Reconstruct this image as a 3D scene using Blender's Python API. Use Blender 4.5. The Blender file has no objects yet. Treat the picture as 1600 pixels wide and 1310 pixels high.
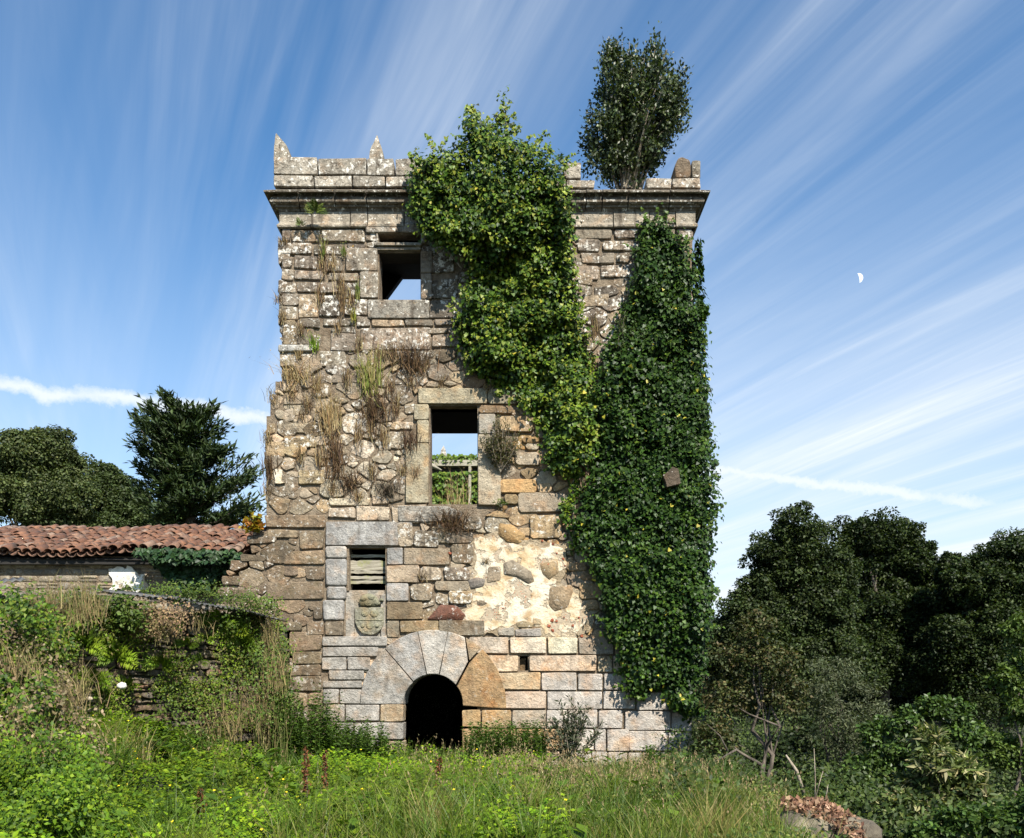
import bpy, math, random
import numpy as np
from mathutils import Vector, Matrix
RS = np.random.RandomState(7); random.seed(7)
S = bpy.context.scene
COL = S.collection
FPX, CAMY, EYE, HOR, BASE = 1440.0, -18.0, 1.5, 1070.0, 0.0

# ------------------------------------------------------------------ camera, sky, sun, exposure
cd = bpy.data.cameras.new('camera'); cam = bpy.data.objects.new('camera', cd); COL.objects.link(cam)
cam.location = (0, CAMY, EYE); cam.rotation_euler = (math.radians(90), 0, 0)
cd.sensor_fit = 'HORIZONTAL'; cd.sensor_width = 36; cd.lens = 36 * FPX / 1600
cd.shift_y = (HOR - 655) / 1600; cd.clip_end = 3000; S.camera = cam
SUN_EL, SUN_AZ = 46.0, 157.0           # azimuth clockwise from +Y
sl = bpy.data.lights.new('sun', 'SUN'); so = bpy.data.objects.new('sun', sl); COL.objects.link(so)
sl.energy = 5.0; sl.angle = math.radians(0.5); sl.color = (1.0, 0.94, 0.84)
e_, a_ = math.radians(SUN_EL), math.radians(SUN_AZ)
SUNV = Vector((math.cos(e_) * math.sin(a_), math.cos(e_) * math.cos(a_), math.sin(e_)))
so.rotation_euler = SUNV.to_track_quat('Z', 'Y').to_euler()
S.view_settings.view_transform = 'Standard'; S.view_settings.look = 'None'
S.view_settings.exposure = 1.05; S.view_settings.gamma = 1.0; S.view_settings.use_curve_mapping = False

class N:                                # small node-graph builder
    def __init__(s, nt): s.t = nt; s.nodes = nt.nodes; s.l = nt.links
    def put(s, sock, v):
        if v is None: return
        if isinstance(v, bpy.types.NodeSocket): s.l.new(v, sock)
        elif isinstance(v, (tuple, list)):
            v = tuple(v)
            if len(sock.default_value) == 4 and len(v) == 3: v = v + (1,)
            sock.default_value = v
        else:
            try: sock.default_value = v
            except Exception: sock.default_value = (v,) * len(sock.default_value)
    def new(s, typ, **kw):
        n = s.nodes.new(typ)
        for k, v in kw.items(): setattr(n, k, v)
        return n
    def m(s, op, a, b=None, c=None, clamp=False):
        n = s.new('ShaderNodeMath', operation=op, use_clamp=clamp)
        for i, v in enumerate((a, b, c)): s.put(n.inputs[i], v)
        return n.outputs[0]
    def vm(s, op, a, b=None):
        n = s.new('ShaderNodeVectorMath', operation=op)
        s.put(n.inputs[0], a); s.put(n.inputs[1], b)
        return n.outputs['Value'] if op in ('DOT_PRODUCT', 'LENGTH') else n.outputs[0]
    def noise(s, vec, scale, detail=4, rough=.55, dist=0.0):
        n = s.new('ShaderNodeTexNoise'); s.put(n.inputs['Vector'], vec)
        n.inputs['Scale'].default_value = scale; n.inputs['Detail'].default_value = detail
        n.inputs['Roughness'].default_value = rough; n.inputs['Distortion'].default_value = dist
        return n.outputs['Fac']
    def voro(s, vec, scale, rnd=1.0, feature='F1'):
        n = s.new('ShaderNodeTexVoronoi', feature=feature); s.put(n.inputs['Vector'], vec)
        n.inputs['Scale'].default_value = scale; n.inputs['Randomness'].default_value = rnd
        return n.outputs['Distance']
    def ss(s, v, a, b, lo=0.0, hi=1.0):
        n = s.new('ShaderNodeMapRange', interpolation_type='SMOOTHSTEP'); s.put(n.inputs[0], v)
        for i, x in enumerate((a, b, lo, hi)): n.inputs[1 + i].default_value = x
        return n.outputs[0]
    def lin(s, v, a, b, lo=0.0, hi=1.0):
        n = s.new('ShaderNodeMapRange'); s.put(n.inputs[0], v)
        for i, x in enumerate((a, b, lo, hi)): n.inputs[1 + i].default_value = x
        return n.outputs[0]
    def mix(s, f, a, b, blend='MIX'):
        n = s.new('ShaderNodeMix', data_type='RGBA', blend_type=blend)
        s.put(n.inputs[0], f); s.put(n.inputs[6], a); s.put(n.inputs[7], b); return n.outputs[2]
    def scale(s, col, f): return s.vm('MULTIPLY', col, s.comb(f, f, f))
    def comb(s, x, y, z):
        n = s.new('ShaderNodeCombineXYZ')
        for i, v in enumerate((x, y, z)): s.put(n.inputs[i], v)
        return n.outputs[0]
    def sep(s, v):
        n = s.new('ShaderNodeSeparateXYZ'); s.put(n.inputs[0], v); return n.outputs
    def attr(s, name):
        n = s.new('ShaderNodeAttribute'); n.attribute_name = name; return n
    def pos(s): return s.new('ShaderNodeNewGeometry').outputs['Position']
    def bump(s, h, strength, dist):
        n = s.new('ShaderNodeBump'); s.put(n.inputs['Height'], h)
        n.inputs['Strength'].default_value = strength; n.inputs['Distance'].default_value = dist
        return n.outputs[0]

# sky: Nishita air with wind-drawn cirrus streaks, a low veil and an old contrail
W = bpy.data.worlds.new('World'); S.world = W; W.use_nodes = True
g = N(W.node_tree); g.nodes.clear()
sky = g.new('ShaderNodeTexSky', sky_type='NISHITA'); sky.sun_disc = False
sky.sun_elevation = e_; sky.sun_rotation = a_; sky.altitude = 300; sky.air_density = 1.0; sky.dust_density = 0.6; sky.ozone_density = 3.0
dr = g.new('ShaderNodeTexCoord').outputs['Generated']
dr = g.vm('NORMALIZE', dr)
dx, dy, dz = g.sep(dr)
zz = g.m('ADD', g.m('MAXIMUM', dz, 0.0), 0.06)
ax, ay = g.m('DIVIDE', dx, zz), g.m('DIVIDE', dy, zz)
th = math.atan2(-600, 1440)             # streaks run to the point of the horizon seen at the left
cu, su = math.cos(th), math.sin(th)
u = g.m('ADD', g.m('MULTIPLY', ax, su), g.m('MULTIPLY', ay, cu))
v = g.m('SUBTRACT', g.m('MULTIPLY', ax, cu), g.m('MULTIPLY', ay, su))
n1 = g.noise(g.comb(g.m('MULTIPLY', u, .20), g.m('MULTIPLY', v, 2.3), 1.7), 1.0, 5, .58, .7)
n2 = g.noise(g.comb(g.m('MULTIPLY', u, .5), g.m('MULTIPLY', v, 6.0), 4.2), 1.0, 6, .62, .9)
n3 = g.noise(g.comb(g.m('MULTIPLY', u, .22), g.m('MULTIPLY', v, .7), 8.3), 1.0, 3, .5)
n4 = g.noise(g.comb(g.m('MULTIPLY', u, .5), g.m('MULTIPLY', v, 16.0), 6.1), 1.0, 5, .6, .3)
st = g.m('MULTIPLY', g.ss(n1, .36, .74), g.m('MULTIPLY', g.lin(n2, .28, .72, .30, 1.25), g.lin(n4, .3, .7, .85, 1.1)))
st = g.m('MULTIPLY', st, g.ss(n3, .30, .62, .25, 1.0))
fl = g.m('MULTIPLY', g.ss(n2, .52, .82), .20)
side = g.ss(dx, -.45, .40, .62, 1.0)
cir = g.m('MULTIPLY', g.m('ADD', st, fl), side)
veil_n = g.noise(g.comb(g.m('MULTIPLY', u, .25), g.m('MULTIPLY', v, .9), 2.2), 1.0, 4, .55)
veil = g.m('MULTIPLY', g.ss(dz, .52, .03), g.m('MULTIPLY', g.ss(dx, -.35, .42, .60, 1.0), g.ss(veil_n, .15, .6, .55, 1.0)))
A = Vector((-800 / FPX, 1, (HOR - 604) / FPX)); B = Vector((560 / FPX, 1, (HOR - 764) / FPX)); nn = A.cross(B).normalized()
dd = g.vm('DOT_PRODUCT', dr, tuple(nn))
wob = g.m('MULTIPLY', g.m('SUBTRACT', g.noise(dr, 22, 6, .7), .5), .034)
dd = g.m('ABSOLUTE', g.m('ADD', dd, wob))
con = g.m('MULTIPLY', g.ss(dd, .016, .000), g.ss(g.noise(dr, 9, 5, .6), .22, .50, .70, 1.0))
con = g.m('MULTIPLY', con, g.m('MULTIPLY', g.ss(dx, .56, .42), g.ss(g.m('ABSOLUTE', g.m('ADD', dx, .04)), .06, .2, 0, .95)))
cm = g.m('ADD', g.m('MULTIPLY', cir, .58), g.m('MULTIPLY', veil, .86), None)
cm = g.m('MINIMUM', g.m('MAXIMUM', cm, con), .97)
base = g.vm('MULTIPLY', sky.outputs[0], (0.66, 1.07, 1.25))
colr = g.mix(cm, base, (6.3, 6.75, 7.2))
bg = g.new('ShaderNodeBackground'); g.l.new(colr, bg.inputs[0]); bg.inputs[1].default_value = 0.074
wo = g.new('ShaderNodeOutputWorld'); g.l.new(bg.outputs[0], wo.inputs[0])

# ------------------------------------------------------------------ helpers
def at(px, py, D): return np.array(((px - 800) * D / FPX, CAMY + D, EYE + (HOR - py) * D / FPX))
def F(px, py): return ((px - 800) / 80.0, EYE + (HOR - py) / 80.0)      # on the front of the tower

def vnoise(p, seed=0):
    p = np.asarray(p, float); i = np.floor(p).astype(np.int64); f = p - i; f = f * f * (3 - 2 * f); out = 0
    def h(a, b, c):
        n = (a * 374761393 + b * 668265263 + c * 2147483647 + seed * 1274126177) & 0xffffffff
        n = ((n ^ (n >> 13)) * 1274126177) & 0xffffffff
        return ((n ^ (n >> 16)) & 0xffff) / 65535.0
    for a in (0, 1):
        for b in (0, 1):
            for c in (0, 1):
                w = (f[..., 0] if a else 1 - f[..., 0]) * (f[..., 1] if b else 1 - f[..., 1]) * (f[..., 2] if c else 1 - f[..., 2])
                out = out + w * h(i[..., 0] + a, i[..., 1] + b, i[..., 2] + c)
    return out
def fbm(p, seed=0, o=3):
    p = np.asarray(p, float); r = 0; a = .5
    for k in range(o): r = r + a * vnoise(p * 2 ** k, seed + k); a *= .5
    return r / (1 - .5 ** o)

def link(o, parent=None, label=None, cat=None, group=None, kind=None):
    if o.name not in COL.objects: COL.objects.link(o)
    if parent is not None:
        o.parent = parent
        pl = Vector((0, 0, 0)); q = parent
        while q is not None: pl += q.location; q = q.parent
        o.location = Vector(o.location) - pl
    if label: o['label'] = label
    if cat: o['category'] = cat
    if group: o['group'] = group
    if kind: o['kind'] = kind
    return o

def mesh(name, V, faces, mat, parent=None, tint=None, smooth=False, origin=None, **kw):
    """V (n,3) world coordinates; faces: list of index lists or an int array (m,k); tint (n,4) colours."""
    V = np.asarray(V, float)
    if origin is None:
        origin = np.array([(V[:, 0].min() + V[:, 0].max()) / 2, (V[:, 1].min() + V[:, 1].max()) / 2, V[:, 2].min()])
    me = bpy.data.meshes.new(name)
    if isinstance(faces, np.ndarray):
        k = faces.shape[1]; m = len(faces); L = V - origin
        me.vertices.add(len(L)); me.vertices.foreach_set('co', L.astype(np.float32).ravel())
        me.loops.add(m * k); me.loops.foreach_set('vertex_index', faces.astype(np.int32).ravel())
        me.polygons.add(m); me.polygons.foreach_set('loop_start', np.arange(0, m * k, k, dtype=np.int32))
        me.update(calc_edges=True)
    else:
        me.from_pydata((V - origin).tolist(), [], [list(map(int, f)) for f in faces]); me.update()
    if tint is not None:
        t = np.asarray(tint, np.float32)
        if t.ndim == 1: t = np.tile(t, (len(V), 1))
        if t.shape[1] == 3: t = np.concatenate([t, np.ones((len(t), 1), np.float32) * .5], 1)
        a = me.attributes.new('tint', 'FLOAT_COLOR', 'POINT'); a.data.foreach_set('color', t.astype(np.float32).ravel())
    if smooth is True: me.polygons.foreach_set('use_smooth', np.ones(len(me.polygons), bool))
    elif smooth is not False: me.polygons.foreach_set('use_smooth', np.asarray(smooth, bool))
    me.materials.append(mat)
    o = bpy.data.objects.new(name, me); o.location = origin
    return link(o, parent, **kw)

def empty(name, loc, **kw):
    o = bpy.data.objects.new(name, None); o.location = loc; o.empty_display_size = .2
    return link(o, **kw)

class MB:                                # gathers pieces that make ONE mesh
    def __init__(s): s.V = []; s.F = []; s.T = []; s.n = 0; s.sm = []
    def add(s, V, Fc, tint=(1, 1, 1, .5), smooth=None):
        V = np.asarray(V, float); s.V.append(V)
        s.F += [[i + s.n for i in f] for f in Fc]
        t = np.asarray(tint, float)
        if t.ndim == 1: t = np.tile(t if len(t) == 4 else np.append(t, .5), (len(V), 1))
        s.T.append(t); s.n += len(V); s.sm += list(smooth) if smooth is not None else [False] * len(Fc)
    def box(s, a, b, tint=(1, 1, 1, .5)):
        (x0, y0, z0), (x1, y1, z1) = a, b
        V = [(x, y, z) for x in (x0, x1) for y in (y0, y1) for z in (z0, z1)]
        s.add(V, [(0, 1, 3, 2), (4, 6, 7, 5), (0, 4, 5, 1), (2, 3, 7, 6), (0, 2, 6, 4), (1, 5, 7, 3)], tint)
    def tube(s, P, R, k=6, tint=(1, 1, 1, .5), cap=True):
        P = np.asarray(P, float); n = len(P); R = np.broadcast_to(np.asarray(R, float), (n,)); V = []
        for i in range(n):
            d = P[min(i + 1, n - 1)] - P[max(i - 1, 0)]; d = d / (np.linalg.norm(d) + 1e-9)
            ref = np.array((0, 0, 1.)) if abs(d[2]) < .9 else np.array((1., 0, 0))
            x = np.cross(d, ref); x /= np.linalg.norm(x); y = np.cross(d, x)
            for j in range(k):
                t = 2 * math.pi * j / k; V.append(P[i] + R[i] * (math.cos(t) * x + math.sin(t) * y))
        Fc = [(i * k + j, i * k + (j + 1) % k, (i + 1) * k + (j + 1) % k, (i + 1) * k + j) for i in range(n - 1) for j in range(k)]
        if cap: Fc += [tuple(range(k))[::-1], tuple((n - 1) * k + j for j in range(k))]
        s.add(V, Fc, tint, [True] * len(Fc))
    def build(s, name, mat, parent=None, **kw):
        return mesh(name, np.concatenate(s.V), s.F, mat, parent, tint=np.concatenate(s.T), smooth=s.sm, **kw)

def unit(a): return a / (np.linalg.norm(a, axis=-1, keepdims=True) + 1e-9)
LEAF = (np.array([(0, 0, 0), (-.30, .45, .07), (0, 1, -.04), (.30, .45, .07)]), np.array([(0, 2, 1), (0, 3, 2)]))
NARROW = (np.array([(0, 0, 0), (-.13, .45, .04), (0, 1, -.06), (.13, .45, .04)]), np.array([(0, 2, 1), (0, 3, 2)]))
IVY = (np.array([(0, 0, 0), (-.50, -.02, .05), (-.40, .48, .06), (0, 1, -.06), (.40, .48, .06), (.50, -.02, .05), (0, .35, -.03)]),
       np.array([(6, 0, 1), (6, 1, 2), (6, 2, 3), (6, 3, 4), (6, 4, 5), (6, 5, 0)]))
RIB = (np.array([(0, 0, 0), (-.014, .45, .0), (0, 1, -.26), (.014, .45, .0)]), np.array([(0, 1, 3), (1, 2, 3)]))
FERN = (np.array([(0, 0, 0), (-.19, .4, .05), (0, 1, -.10), (.19, .4, .05)]), np.array([(0, 2, 1), (0, 3, 2)]))
ROUND = (np.array([(0, 0, 0), (-.42, .25, .05), (-.36, .75, .05), (0, 1, -.02), (.36, .75, .05), (.42, .25, .05)]),
         np.array([(0, 3, 2), (0, 2, 1), (0, 4, 3), (0, 5, 4)]))
class Leaves:
    def __init__(s): s.V = []; s.F = []; s.T = []; s.n = 0
    def add(s, P, Nn, U, size, tint, tpl=LEAF):
        P = np.asarray(P, float); m = len(P)
        if m == 0: return
        Nn = unit(np.asarray(Nn, float)); U = np.asarray(U, float); U = unit(U - (U * Nn).sum(-1, keepdims=True) * Nn)
        X = np.cross(U, Nn); size = np.broadcast_to(np.asarray(size, float), (m,))[:, None, None]
        tv, tf = tpl
        V = P[:, None, :] + size * (tv[None, :, 0:1] * X[:, None] + tv[None, :, 1:2] * U[:, None] + tv[None, :, 2:3] * Nn[:, None])
        Fc = (tf[None] + (np.arange(m) * len(tv))[:, None, None]).reshape(-1, 3) + s.n
        s.V.append(V.reshape(-1, 3)); s.F.append(Fc); s.n += m * len(tv)
        t = np.asarray(tint, float); t = np.tile(t, (m, 1)) if t.ndim == 1 else t
        s.T.append(np.repeat(t, len(tv), 0))
    def blades(s, P, H, lean, width, tint):
        """grass blades: P base, H height (m,), lean (m,2) horizontal tip offset"""
        m = len(P); P = np.asarray(P, float); a = RS.rand(m) * 6.283
        w = np.stack([np.cos(a), np.sin(a), np.zeros(m)], 1) * np.broadcast_to(width, (m,))[:, None] * .5
        L = np.concatenate([lean, np.zeros((m, 1))], 1); Z = np.zeros((m, 3)); Z[:, 2] = H
        mid = P + .30 * L + .58 * Z; tip = P + L + Z
        V = np.stack([P - w, P + w, mid - w * .8, mid + w * .8, tip], 1)
        tf = np.array([(0, 1, 3), (0, 3, 2), (2, 3, 4)])
        Fc = (tf[None] + (np.arange(m) * 5)[:, None, None]).reshape(-1, 3) + s.n
        s.V.append(V.reshape(-1, 3)); s.F.append(Fc); s.n += m * 5
        t = np.asarray(tint, float); t = np.tile(t, (m, 1)) if t.ndim == 1 else t
        s.T.append(np.repeat(t, 5, 0))
        return tip
    def build(s, name, mat, parent=None, **kw):
        return mesh(name, np.concatenate(s.V), np.concatenate(s.F), mat, parent, tint=np.concatenate(s.T), **kw)

def rdir(m, bias=(0, 0, 0), amt=1.0):
    d = RS.normal(size=(m, 3)); return unit(unit(d) * amt + np.asarray(bias, float))
def cols(m, *cs, w=None, var=.18):
    cs = np.asarray(cs, float); k = RS.choice(len(cs), m, p=w); a = cs[k]
    return np.clip(a * (1 + RS.normal(size=(m, 1)) * var) * (1 + RS.normal(size=(m, 3)) * .04), .004, 1)
def inpoly(x, y, poly):
    poly = np.asarray(poly, float); r = np.zeros(len(x), bool); j = len(poly) - 1
    for i in range(len(poly)):
        xi, yi = poly[i]; xj, yj = poly[j]
        c = ((yi > y) != (yj > y)) & (x < (xj - xi) * (y - yi) / (yj - yi + 1e-12) + xi); r ^= c; j = i
    return r

# ------------------------------------------------------------------ materials
def material(name):
    m = bpy.data.materials.new(name); m.use_nodes = True; k = N(m.node_tree)
    return m, k, k.nodes['Principled BSDF']
def stone_mat(name, lichen=1.0, crust=1.0, moss=0.0, grain=1.0, iron=0.0):
    m, k, b = material(name); p = k.pos(); at_ = k.attr('tint'); c = at_.outputs['Color']; al = at_.outputs['Alpha']
    big = k.noise(p, 2.1, 4, .6); c = k.scale(c, k.lin(big, .3, .7, .50, .90))
    mid = k.noise(p, 11, 5, .65); c = k.scale(c, k.lin(mid, .3, .7, .74, 1.2))
    hue = k.noise(p, 3.7, 3, .5); c = k.mix(k.ss(hue, .50, .70, 0, .45), c, k.vm('MULTIPLY', c, (1.22, .90, .66)))
    gr = k.noise(p, 85, 3, .7); c = k.scale(c, k.lin(gr, .3, .7, 1 - .32 * grain, 1 + .30 * grain))
    sp = k.ss(k.noise(p, 190, 2, .6), .58, .68); c = k.mix(k.m('MULTIPLY', sp, .45 * grain), c, (.05, .045, .04))
    cr = k.noise(p, 7.5, 9, .76, .5); crm = k.m('MULTIPLY', k.ss(k.m('ADD', cr, k.m('MULTIPLY', al, .16)), .54, .78), .80 * crust)
    c = k.mix(crm, c, (.040, .030, .020))
    if lichen:
        lv = k.noise(p, 12, 7, .66, .2); lv2 = k.noise(p, 34, 4, .6)
        lm = k.m('MULTIPLY', k.ss(k.m('ADD', k.m('ADD', lv, k.m('MULTIPLY', k.noise(p, 1.3, 3), .22)), k.m('MULTIPLY', al, .16)), .765, .84), k.ss(lv2, .32, .5, .3, 1))
        sv = k.voro(p, 13); lm = k.m('MAXIMUM', lm, k.m('MULTIPLY', k.ss(k.m('ADD', sv, k.m('MULTIPLY', k.noise(p, 50, 3), .25)), .30, .24), k.ss(k.m('ADD', k.noise(p, 2.7, 2), k.m('MULTIPLY', al, .12)), .56, .64)))
        c = k.mix(k.m('MULTIPLY', lm, .8 * lichen), c, (.64, .61, .54))
        oc = k.m('MULTIPLY', k.ss(k.noise(p, 5.3, 6, .6, .3), .70, .74), .7 * lichen); c = k.mix(oc, c, (.50, .30, .06))
    sk = k.noise(k.vm('MULTIPLY', p, (7, 7, .8)), 1.0, 6, .6); c = k.mix(k.m('MULTIPLY', k.ss(sk, .55, .72), .62 * crust), c, (.055, .042, .030))
    if iron: c = k.mix(k.m('MULTIPLY', k.ss(k.noise(p, 1.5, 6, .62, .3), .50, .70), iron), c, k.vm('MULTIPLY', c, (1.06, .78, .50)))
    if moss:
        ms = k.m('MULTIPLY', k.ss(k.noise(p, 5, 6, .65), .5, .62), moss); c = k.mix(ms, c, (.055, .050, .014))
    k.l.new(c, b.inputs['Base Color']); b.inputs['Roughness'].default_value = .92; b.inputs['Specular IOR Level'].default_value = .2
    h = k.m('ADD', k.m('MULTIPLY', mid, .8), k.m('ADD', k.m('MULTIPLY', gr, .22), k.m('MULTIPLY', k.noise(p, 30, 4, .6), .45)))
    k.l.new(k.bump(h, 1.0, .05), b.inputs['Normal']); return m
M_stone = stone_mat('weathered_granite'); M_top = stone_mat('lichened_granite', 1.25, 1.2)
M_ash = stone_mat('dressed_granite', .35, .6, .12, 1.0, .55); M_brown = stone_mat('brown_fieldstone', .5, .8, .25)
M_moss = stone_mat('mossy_fieldstone', .45, .9, .75)
def mortar_mat(name, a, bb):
    m, k, b = material(name); p = k.pos()
    c = k.mix(k.ss(k.noise(p, 4, 6, .65), .35, .65), a, bb); c = k.scale(c, k.lin(k.noise(p, 50, 4, .7), .3, .7, .6, 1.3))
    k.l.new(c, b.inputs['Base Color']); b.inputs['Roughness'].default_value = 1
    k.l.new(k.bump(k.noise(p, 26, 6, .7), 1.0, .06), b.inputs['Normal']); return m
M_mortar = mortar_mat('earth_mortar', (.14, .10, .062), (.27, .215, .15))
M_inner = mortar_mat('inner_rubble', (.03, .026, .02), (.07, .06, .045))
def plaster_mat(name, a, b1, st):
    m, k, b = material(name); p = k.pos()
    c = k.mix(k.ss(k.noise(p, 2.2, 5, .6), .38, .66), a, b1)
    c = k.mix(k.m('MULTIPLY', k.ss(k.noise(p, 4.4, 6, .62), .50, .68), .75), c, st)
    c = k.mix(k.m('MULTIPLY', k.ss(k.noise(p, 8, 6, .7), .60, .70), .6), c, (.23, .20, .16))
    hole = k.m('MULTIPLY', k.ss(k.m('ADD', k.noise(p, 2.6, 6, .62, .3), k.m('MULTIPLY', k.noise(p, 18, 3), .10)), .585, .615), .92); c = k.mix(hole, c, k.mix(k.noise(p, 7, 4), (.30, .22, .13), (.40, .34, .26)))
    sp = k.ss(k.voro(p, 19), .22, .14); c = k.mix(k.m('MULTIPLY', sp, k.ss(k.noise(p, 2.6, 2), .50, .60)), c, (.40, .115, .055))
    c = k.scale(c, k.lin(k.noise(p, 60, 4, .7), .3, .7, .84, 1.1))
    k.l.new(c, b.inputs['Base Color']); b.inputs['Roughness'].default_value = .95
    k.l.new(k.bump(k.m('SUBTRACT', k.m('ADD', k.noise(p, 12, 6, .65), k.m('MULTIPLY', k.noise(p, 70, 3), .3)), k.m('MULTIPLY', hole, .9)), .8, .04), b.inputs['Normal']); return m
M_plaster = plaster_mat('old_lime_plaster', (.58, .52, .41), (.50, .385, .23), (.33, .21, .10))
M_white = plaster_mat('whitewash', (.68, .66, .61), (.60, .57, .51), (.36, .33, .27))
def wood_mat(name, a, bcol, alg=.6):
    m, k, b = material(name); p = k.pos(); q = k.vm('MULTIPLY', p, (1.5, 14, 22))
    c = k.mix(k.ss(k.noise(q, 2.2, 6, .65), .32, .68), a, bcol)
    c = k.mix(k.m('MULTIPLY', k.ss(k.noise(p, 5, 4), .52, .66), alg), c, (.20, .21, .06))
    k.l.new(c, b.inputs['Base Color']); b.inputs['Roughness'].default_value = .85
    k.l.new(k.bump(k.noise(q, 4, 6, .7), .6, .02), b.inputs['Normal']); return m
M_wood = wood_mat('grey_weathered_wood', (.16, .14, .10), (.36, .33, .26)); M_dwood = wood_mat('dark_timber', (.008, .007, .006), (.02, .017, .014), .0)  # dark timber near black: darkness of the tower interior put into its colour
def bark_mat(name, a, bcol):
    m, k, b = material(name); p = k.pos(); q = k.vm('MULTIPLY', p, (6, 6, 1.4))
    c = k.mix(k.ss(k.noise(q, 3, 5, .6), .35, .65), a, bcol); k.l.new(c, b.inputs['Base Color']); b.inputs['Roughness'].default_value = .95
    k.l.new(k.bump(k.noise(q, 6, 5, .6), .8, .04), b.inputs['Normal']); return m
M_bark = bark_mat('dark_bark', (.05, .04, .03), (.13, .105, .08)); M_pale_bark = bark_mat('pale_bark', (.20, .16, .11), (.34, .29, .22))
def leaf_mat(name, rough=.55, trans=.24, spec=.22, tr=(1.25, 1.35, .45)):
    m, k, b = material(name); c = k.attr('tint').outputs['Color']
    k.l.new(c, b.inputs['Base Color']); b.inputs['Roughness'].default_value = rough; b.inputs['Specular IOR Level'].default_value = spec
    t = k.new('ShaderNodeBsdfTranslucent'); k.l.new(k.vm('MULTIPLY', c, tr), t.inputs[0])
    x = k.new('ShaderNodeMixShader'); x.inputs[0].default_value = trans
    k.l.new(b.outputs[0], x.inputs[1]); k.l.new(t.outputs[0], x.inputs[2])
    k.l.new(x.outputs[0], k.nodes['Material Output'].inputs[0]); return m
M_leaf = leaf_mat('leaf', .55, .24, .22); M_ivy = leaf_mat('ivy_leaf', .48, .14, .22); M_gloss = leaf_mat('glossy_leaf', .42, .2, .3)
M_grass = leaf_mat('grass_blade', .55, .35, .35); M_dry = leaf_mat('dry_stem', .8, .2, .2, (1.1, 1, .8)); M_needle = leaf_mat('needle', .6, .12, .25)
def plain(name, col, rough=.9, var=.35, sc=14):
    m, k, b = material(name); p = k.pos(); c = k.scale(k.comb(*col), k.lin(k.noise(p, sc, 6, .65), .3, .7, 1 - var, 1 + var))
    k.l.new(c, b.inputs['Base Color']); b.inputs['Roughness'].default_value = rough
    k.l.new(k.bump(k.noise(p, sc * 2, 5, .6), .6, .03), b.inputs['Normal']); return m
M_soil = plain('dark_soil', (.022, .024, .010)); M_terrace = plain('rough_turf', (.06, .065, .025))
M_sheet = plain('grey_fibre_cement', (.075, .075, .072), .9, .6, 9)
def tile_mat():
    m, k, b = material('clay_tile'); p = k.pos(); r = k.new('ShaderNodeObjectInfo').outputs['Random']
    c = k.mix(r, (.095, .040, .022), (.195, .092, .050)); c = k.mix(k.ss(k.m('FRACT', k.m('MULTIPLY', r, 7.3)), .72, .95, 0, .75), c, (.22, .16, .12))
    c = k.mix(k.m('MULTIPLY', k.ss(k.noise(p, 7, 6, .7), .46, .64), .8), c, (.050, .036, .028))
    c = k.mix(k.m('MULTIPLY', k.ss(k.noise(p, 16, 5, .7), .62, .70), .6), c, (.42, .38, .30))
    k.l.new(c, b.inputs['Base Color']); b.inputs['Roughness'].default_value = .9
    k.l.new(k.bump(k.noise(p, 40, 5, .6), .5, .02), b.inputs['Normal']); return m
M_tile = tile_mat()
def rock_mat():
    m, k, b = material('boulder_rock'); p = k.pos()
    c = k.mix(k.ss(k.noise(p, 3.5, 6, .65), .38, .64), (.085, .07, .048), (.27, .23, .155))
    c = k.mix(k.m('MULTIPLY', k.ss(k.noise(p, 14, 6, .7), .52, .66), .7), c, (.07, .055, .04))
    k.l.new(c, b.inputs['Base Color']); b.inputs['Roughness'].default_value = .9
    k.l.new(k.bump(k.noise(p, 18, 7, .65), .9, .05), b.inputs['Normal']); return m
M_rock = rock_mat()
def moon_mat():
    m, k, b = material('moonlight'); e = k.new('ShaderNodeEmission'); p = k.pos()
    k.l.new(k.mix(k.ss(k.noise(p, .35, 3), .4, .6), (.78, .82, .88), (.95, .96, .98)), e.inputs[0]); e.inputs[1].default_value = .80
    k.l.new(e.outputs[0], k.nodes['Material Output'].inputs[0]); return m

# ------------------------------------------------------------------ ground, terrace
WALL = np.array([(-4.35, -0.05), (-5.5, -1.3), (-6.7, -2.6), (-7.8, -5.0), (-8.6, -8.5)])       # foot line of the garden wall
def gz(x, y):
    x = np.asarray(x, float); y = np.asarray(y, float); s = lambda a: np.clip(a, 0, 1) ** 2 * (3 - 2 * np.clip(a, 0, 1))
    z = -.12 + .75 * s((-3.2 - x) / 3.5) * s((y + 11) / 6) - .5 * s((x - 2.5) / 3.0) - .35 * s((x - 6) / 6)
    r = np.hypot(x, y); z = z + .22 * (vnoise(np.stack([x * .55, y * .55, x * 0], -1), 3) - .5) * np.exp(-r / 40)
    return z * np.exp(-np.maximum(r - 30, 0) / 40) + .9 * s((y - 12) / 25) * s((60 - r) / 30)
lin_ = np.concatenate([-np.geomspace(30, 700, 12)[::-1], np.linspace(-28, 28, 113), np.geomspace(30, 700, 12)])
gx, gy = np.meshgrid(lin_, lin_, indexing='ij'); n = len(lin_)
idx = np.arange(n * n).reshape(n, n)
gf = np.stack([idx[:-1, :-1], idx[1:, :-1], idx[1:, 1:], idx[:-1, 1:]], -1).reshape(-1, 4)
mesh('ground', np.stack([gx, gy, gz(gx, gy)], -1).reshape(-1, 3), gf, M_soil, smooth=True, kind='structure', label='uneven soil of the overgrown clearing round the tower')
back = WALL + np.array((-.28, .28))
tp = [tuple(p) for p in back] + [(-40, -12), (-40, 60), (-4.7, 60), (-4.7, .4)]
tv = [(x, y, 2.62) for x, y in tp] + [(x, y, -1.0) for x, y in tp]; k = len(tp)
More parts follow.
